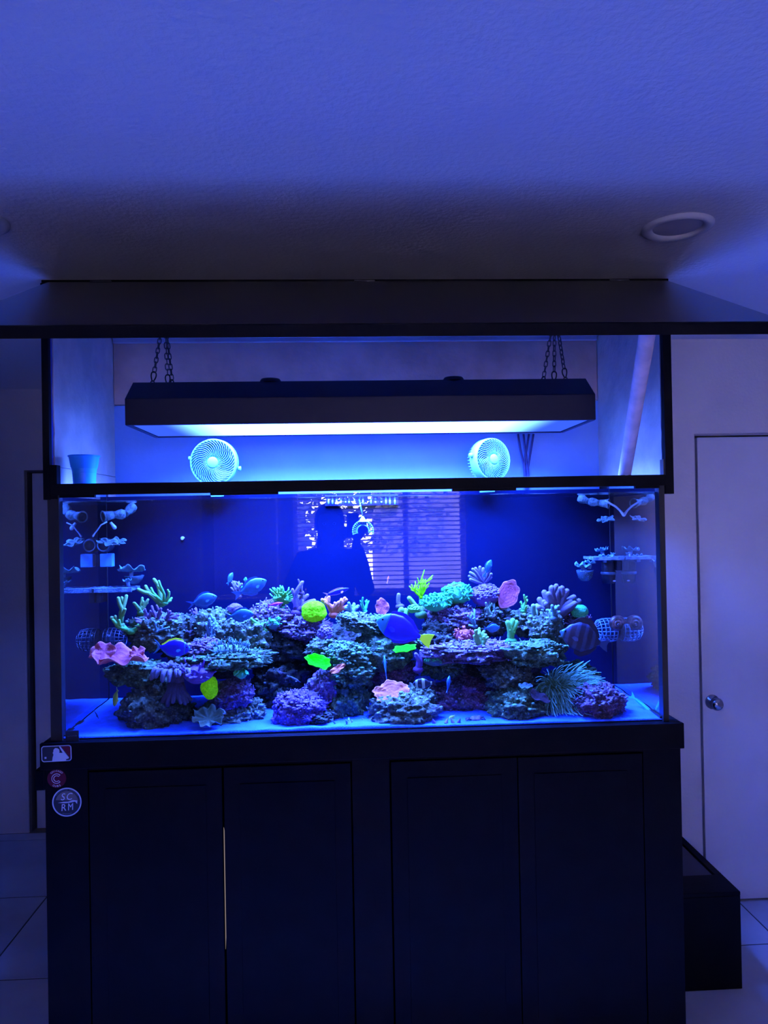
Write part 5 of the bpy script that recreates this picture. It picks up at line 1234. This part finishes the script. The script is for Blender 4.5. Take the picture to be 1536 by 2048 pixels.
J = [((0,0,.95),.13),((0,.0,1.1),(.14,.10)),((0,.01,1.27),(.165,.115)),((0,0,1.40),(.15,.10)),((0,.01,1.475),.055),((0,.035,1.53),.055),((0,.045,1.60),.082),((0,.045,1.67),.085),((0,.03,1.715),.06),
     ((.175,.0,1.395),.062),((.235,.06,1.17),.047),(((HR[0]+.235)/2,.17,1.37),.042),((HR[0]+.01,HR[1]-.03,HR[2]-.06),.029),
     ((-.175,.0,1.395),.062),((-.275,.05,1.17),.047),((-.12,.16,1.36),.042),((HL[0]-.03,HL[1]-.03,HL[2]-.06),.029),
     ((.10,0,.88),.105),((.11,.01,.50),.065),((.115,-.02,.10),.042),((.12,.08,.045),.038),
     ((-.10,0,.88),.105),((-.11,.01,.50),.065),((-.115,-.02,.10),.042),((-.12,.08,.045),.038)]
Ed = [(0,1),(1,2),(2,3),(3,4),(4,5),(5,6),(6,7),(7,8),(3,9),(9,10),(10,11),(11,12),(3,13),(13,14),(14,15),(15,16),(0,17),(17,18),(18,19),(19,20),(0,21),(21,22),(22,23),(23,24)]
skin('body', J, Ed, M_skin, pe)
g_ = lambda r, k: tuple(x*k+.012 for x in r) if hasattr(r, '__len__') else r*k+.014
hj = [(J[i][0], g_(J[i][1], 1.04)) for i in (0,1,2,3,4,9,10,11,13,14,15)]
hj += [((HR[0]+.014,HR[1]-.05,HR[2]-.10),.042), ((HL[0]-.045,HL[1]-.05,HL[2]-.10),.042)]
skin('hoodie', hj, [(0,1),(1,2),(2,3),(3,4),(3,5),(5,6),(6,7),(7,11),(3,8),(8,9),(9,10),(10,12)], M_cloth, pe)
tj = [(J[i][0], g_(J[i][1], 1.03)) for i in (0,17,18,19,21,22,23)]
skin('trousers', tj, [(0,1),(1,2),(2,3),(0,4),(4,5),(5,6)], M_jean, pe)
for s in (-1, 1):
    b = MB(); b.tube([(s*.115,-.07,.045),(s*.118,.0,.055),(s*.12,.09,.045),(s*.122,.17,.035)], [.040,.048,.046,.036], 14); b.build('shoe', M_plasticblk, pe)
b = MB(); b.blob((0,.020,1.655), .108, (.92,1.0,1.1), 20, 14)
b.tube([(0,-.06,1.66),(0,-.09,1.56),(0,-.09,1.46),(0,-.08,1.38)], [.08,.085,.095,.06], 16)
for i, v in enumerate(b.v):
    if v[1] > .075 and v[2] < 1.70: b.v[i] = (v[0], .055, v[2])
b.build('hair', M_hair, pe)
hd_y = .045+.082
for s in (-1, 1):
    b = MB(); b.blob((s*.032, hd_y-.012, 1.635), .012, (1,.7,.75), 10, 7); b.build('eye', M_sticker_w, pe)
    b = MB(); b.blob((s*.032, hd_y-.003, 1.635), .0055, (1,.6,1), 8, 6); b.build('iris', F_eye, pe)
    b = MB(); b.blob((s*.088, .03, 1.615), .024, (.35,.7,1.25), 10, 7); b.build('ear', M_skin, pe)
b = MB(); b.tube([(0,hd_y-.008,1.635),(0,hd_y+.012,1.605),(0,hd_y+.006,1.592)], [.008,.012,.009], 10); b.build('nose', M_skin, pe)
b = MB(); b.tube([(-.022,hd_y-.010,1.562),(0,hd_y-.002,1.560),(.022,hd_y-.010,1.562)], [.003,.006,.003], 8); b.build('mouth', mat('lips', (.28,.10,.09), .5), pe)
# phone: behind the camera point, lens corner at the camera
ph = empty('phone', (.028, -.020, 1.622), 'dark phone held upright in the hands of the person', 'phone')
bx('case', M_plasticblk, -.037, .037, -.0045, .0045, -.075, .075, ph, bevel=.004)
bx('screen', mat('dark phone glass', (.01,.01,.015), .1), -.034, .034, -.0060, -.0046, -.071, .071, ph)
b = MB(); b.lathe([(0,.0046),(.007,.0046),(.007,.0062),(0,.0062)], 16, axis='Y'); o = b.build('lens', F_eye, ph); o.location = (-.018, 0, .030)
# hands: palm and five bent fingers each, closing on the phone's edges
def hand(c, s, wrist):
    """s=+1: hand on the phone's right edge, -1: left edge; c = palm centre in person's space"""
    c = Vector(c); b = MB(); w = Vector(wrist)
    b.tube([w, w.lerp(c, .5), c, c+Vector((0,.012,.035))], [.024,.028,.030,.026], 12); b.build('palm', M_skin, pe)
    for i, ln in enumerate((.82,.95,1.,.88)):
        z = .034-.019*i; r = .0085-.0006*i
        p0 = c+Vector((s*.004,.014,z)); p1 = p0+Vector((s*.010,.030*ln,.004)); p2 = p1+Vector((-s*.018,.016*ln,0)); p3 = p2+Vector((-s*.016,-.004,0))
        b = MB(); b.tube([p0, p0.lerp(p1,.5), p1, p2, p3], [r*1.05, r, r*1.02, r*.95, r*.8], 10); b.build('finger', M_skin, pe)
    p0 = c+Vector((-s*.010,-.014,.006)); b = MB(); b.tube([p0, p0+Vector((-s*.018,-.008,.022)), p0+Vector((-s*.030,.004,.040)), p0+Vector((-s*.036,.008,.052))], [.012,.0105,.010,.0085], 10); b.build('thumb', M_skin, pe)
hand((HR[0]+.055, HR[1]+.005, HR[2]), 1, J[12][0])
hand((HL[0]+.030, HL[1]+.005, HL[2]+.0), -1, J[16][0])
bpy.context.view_layer.update()
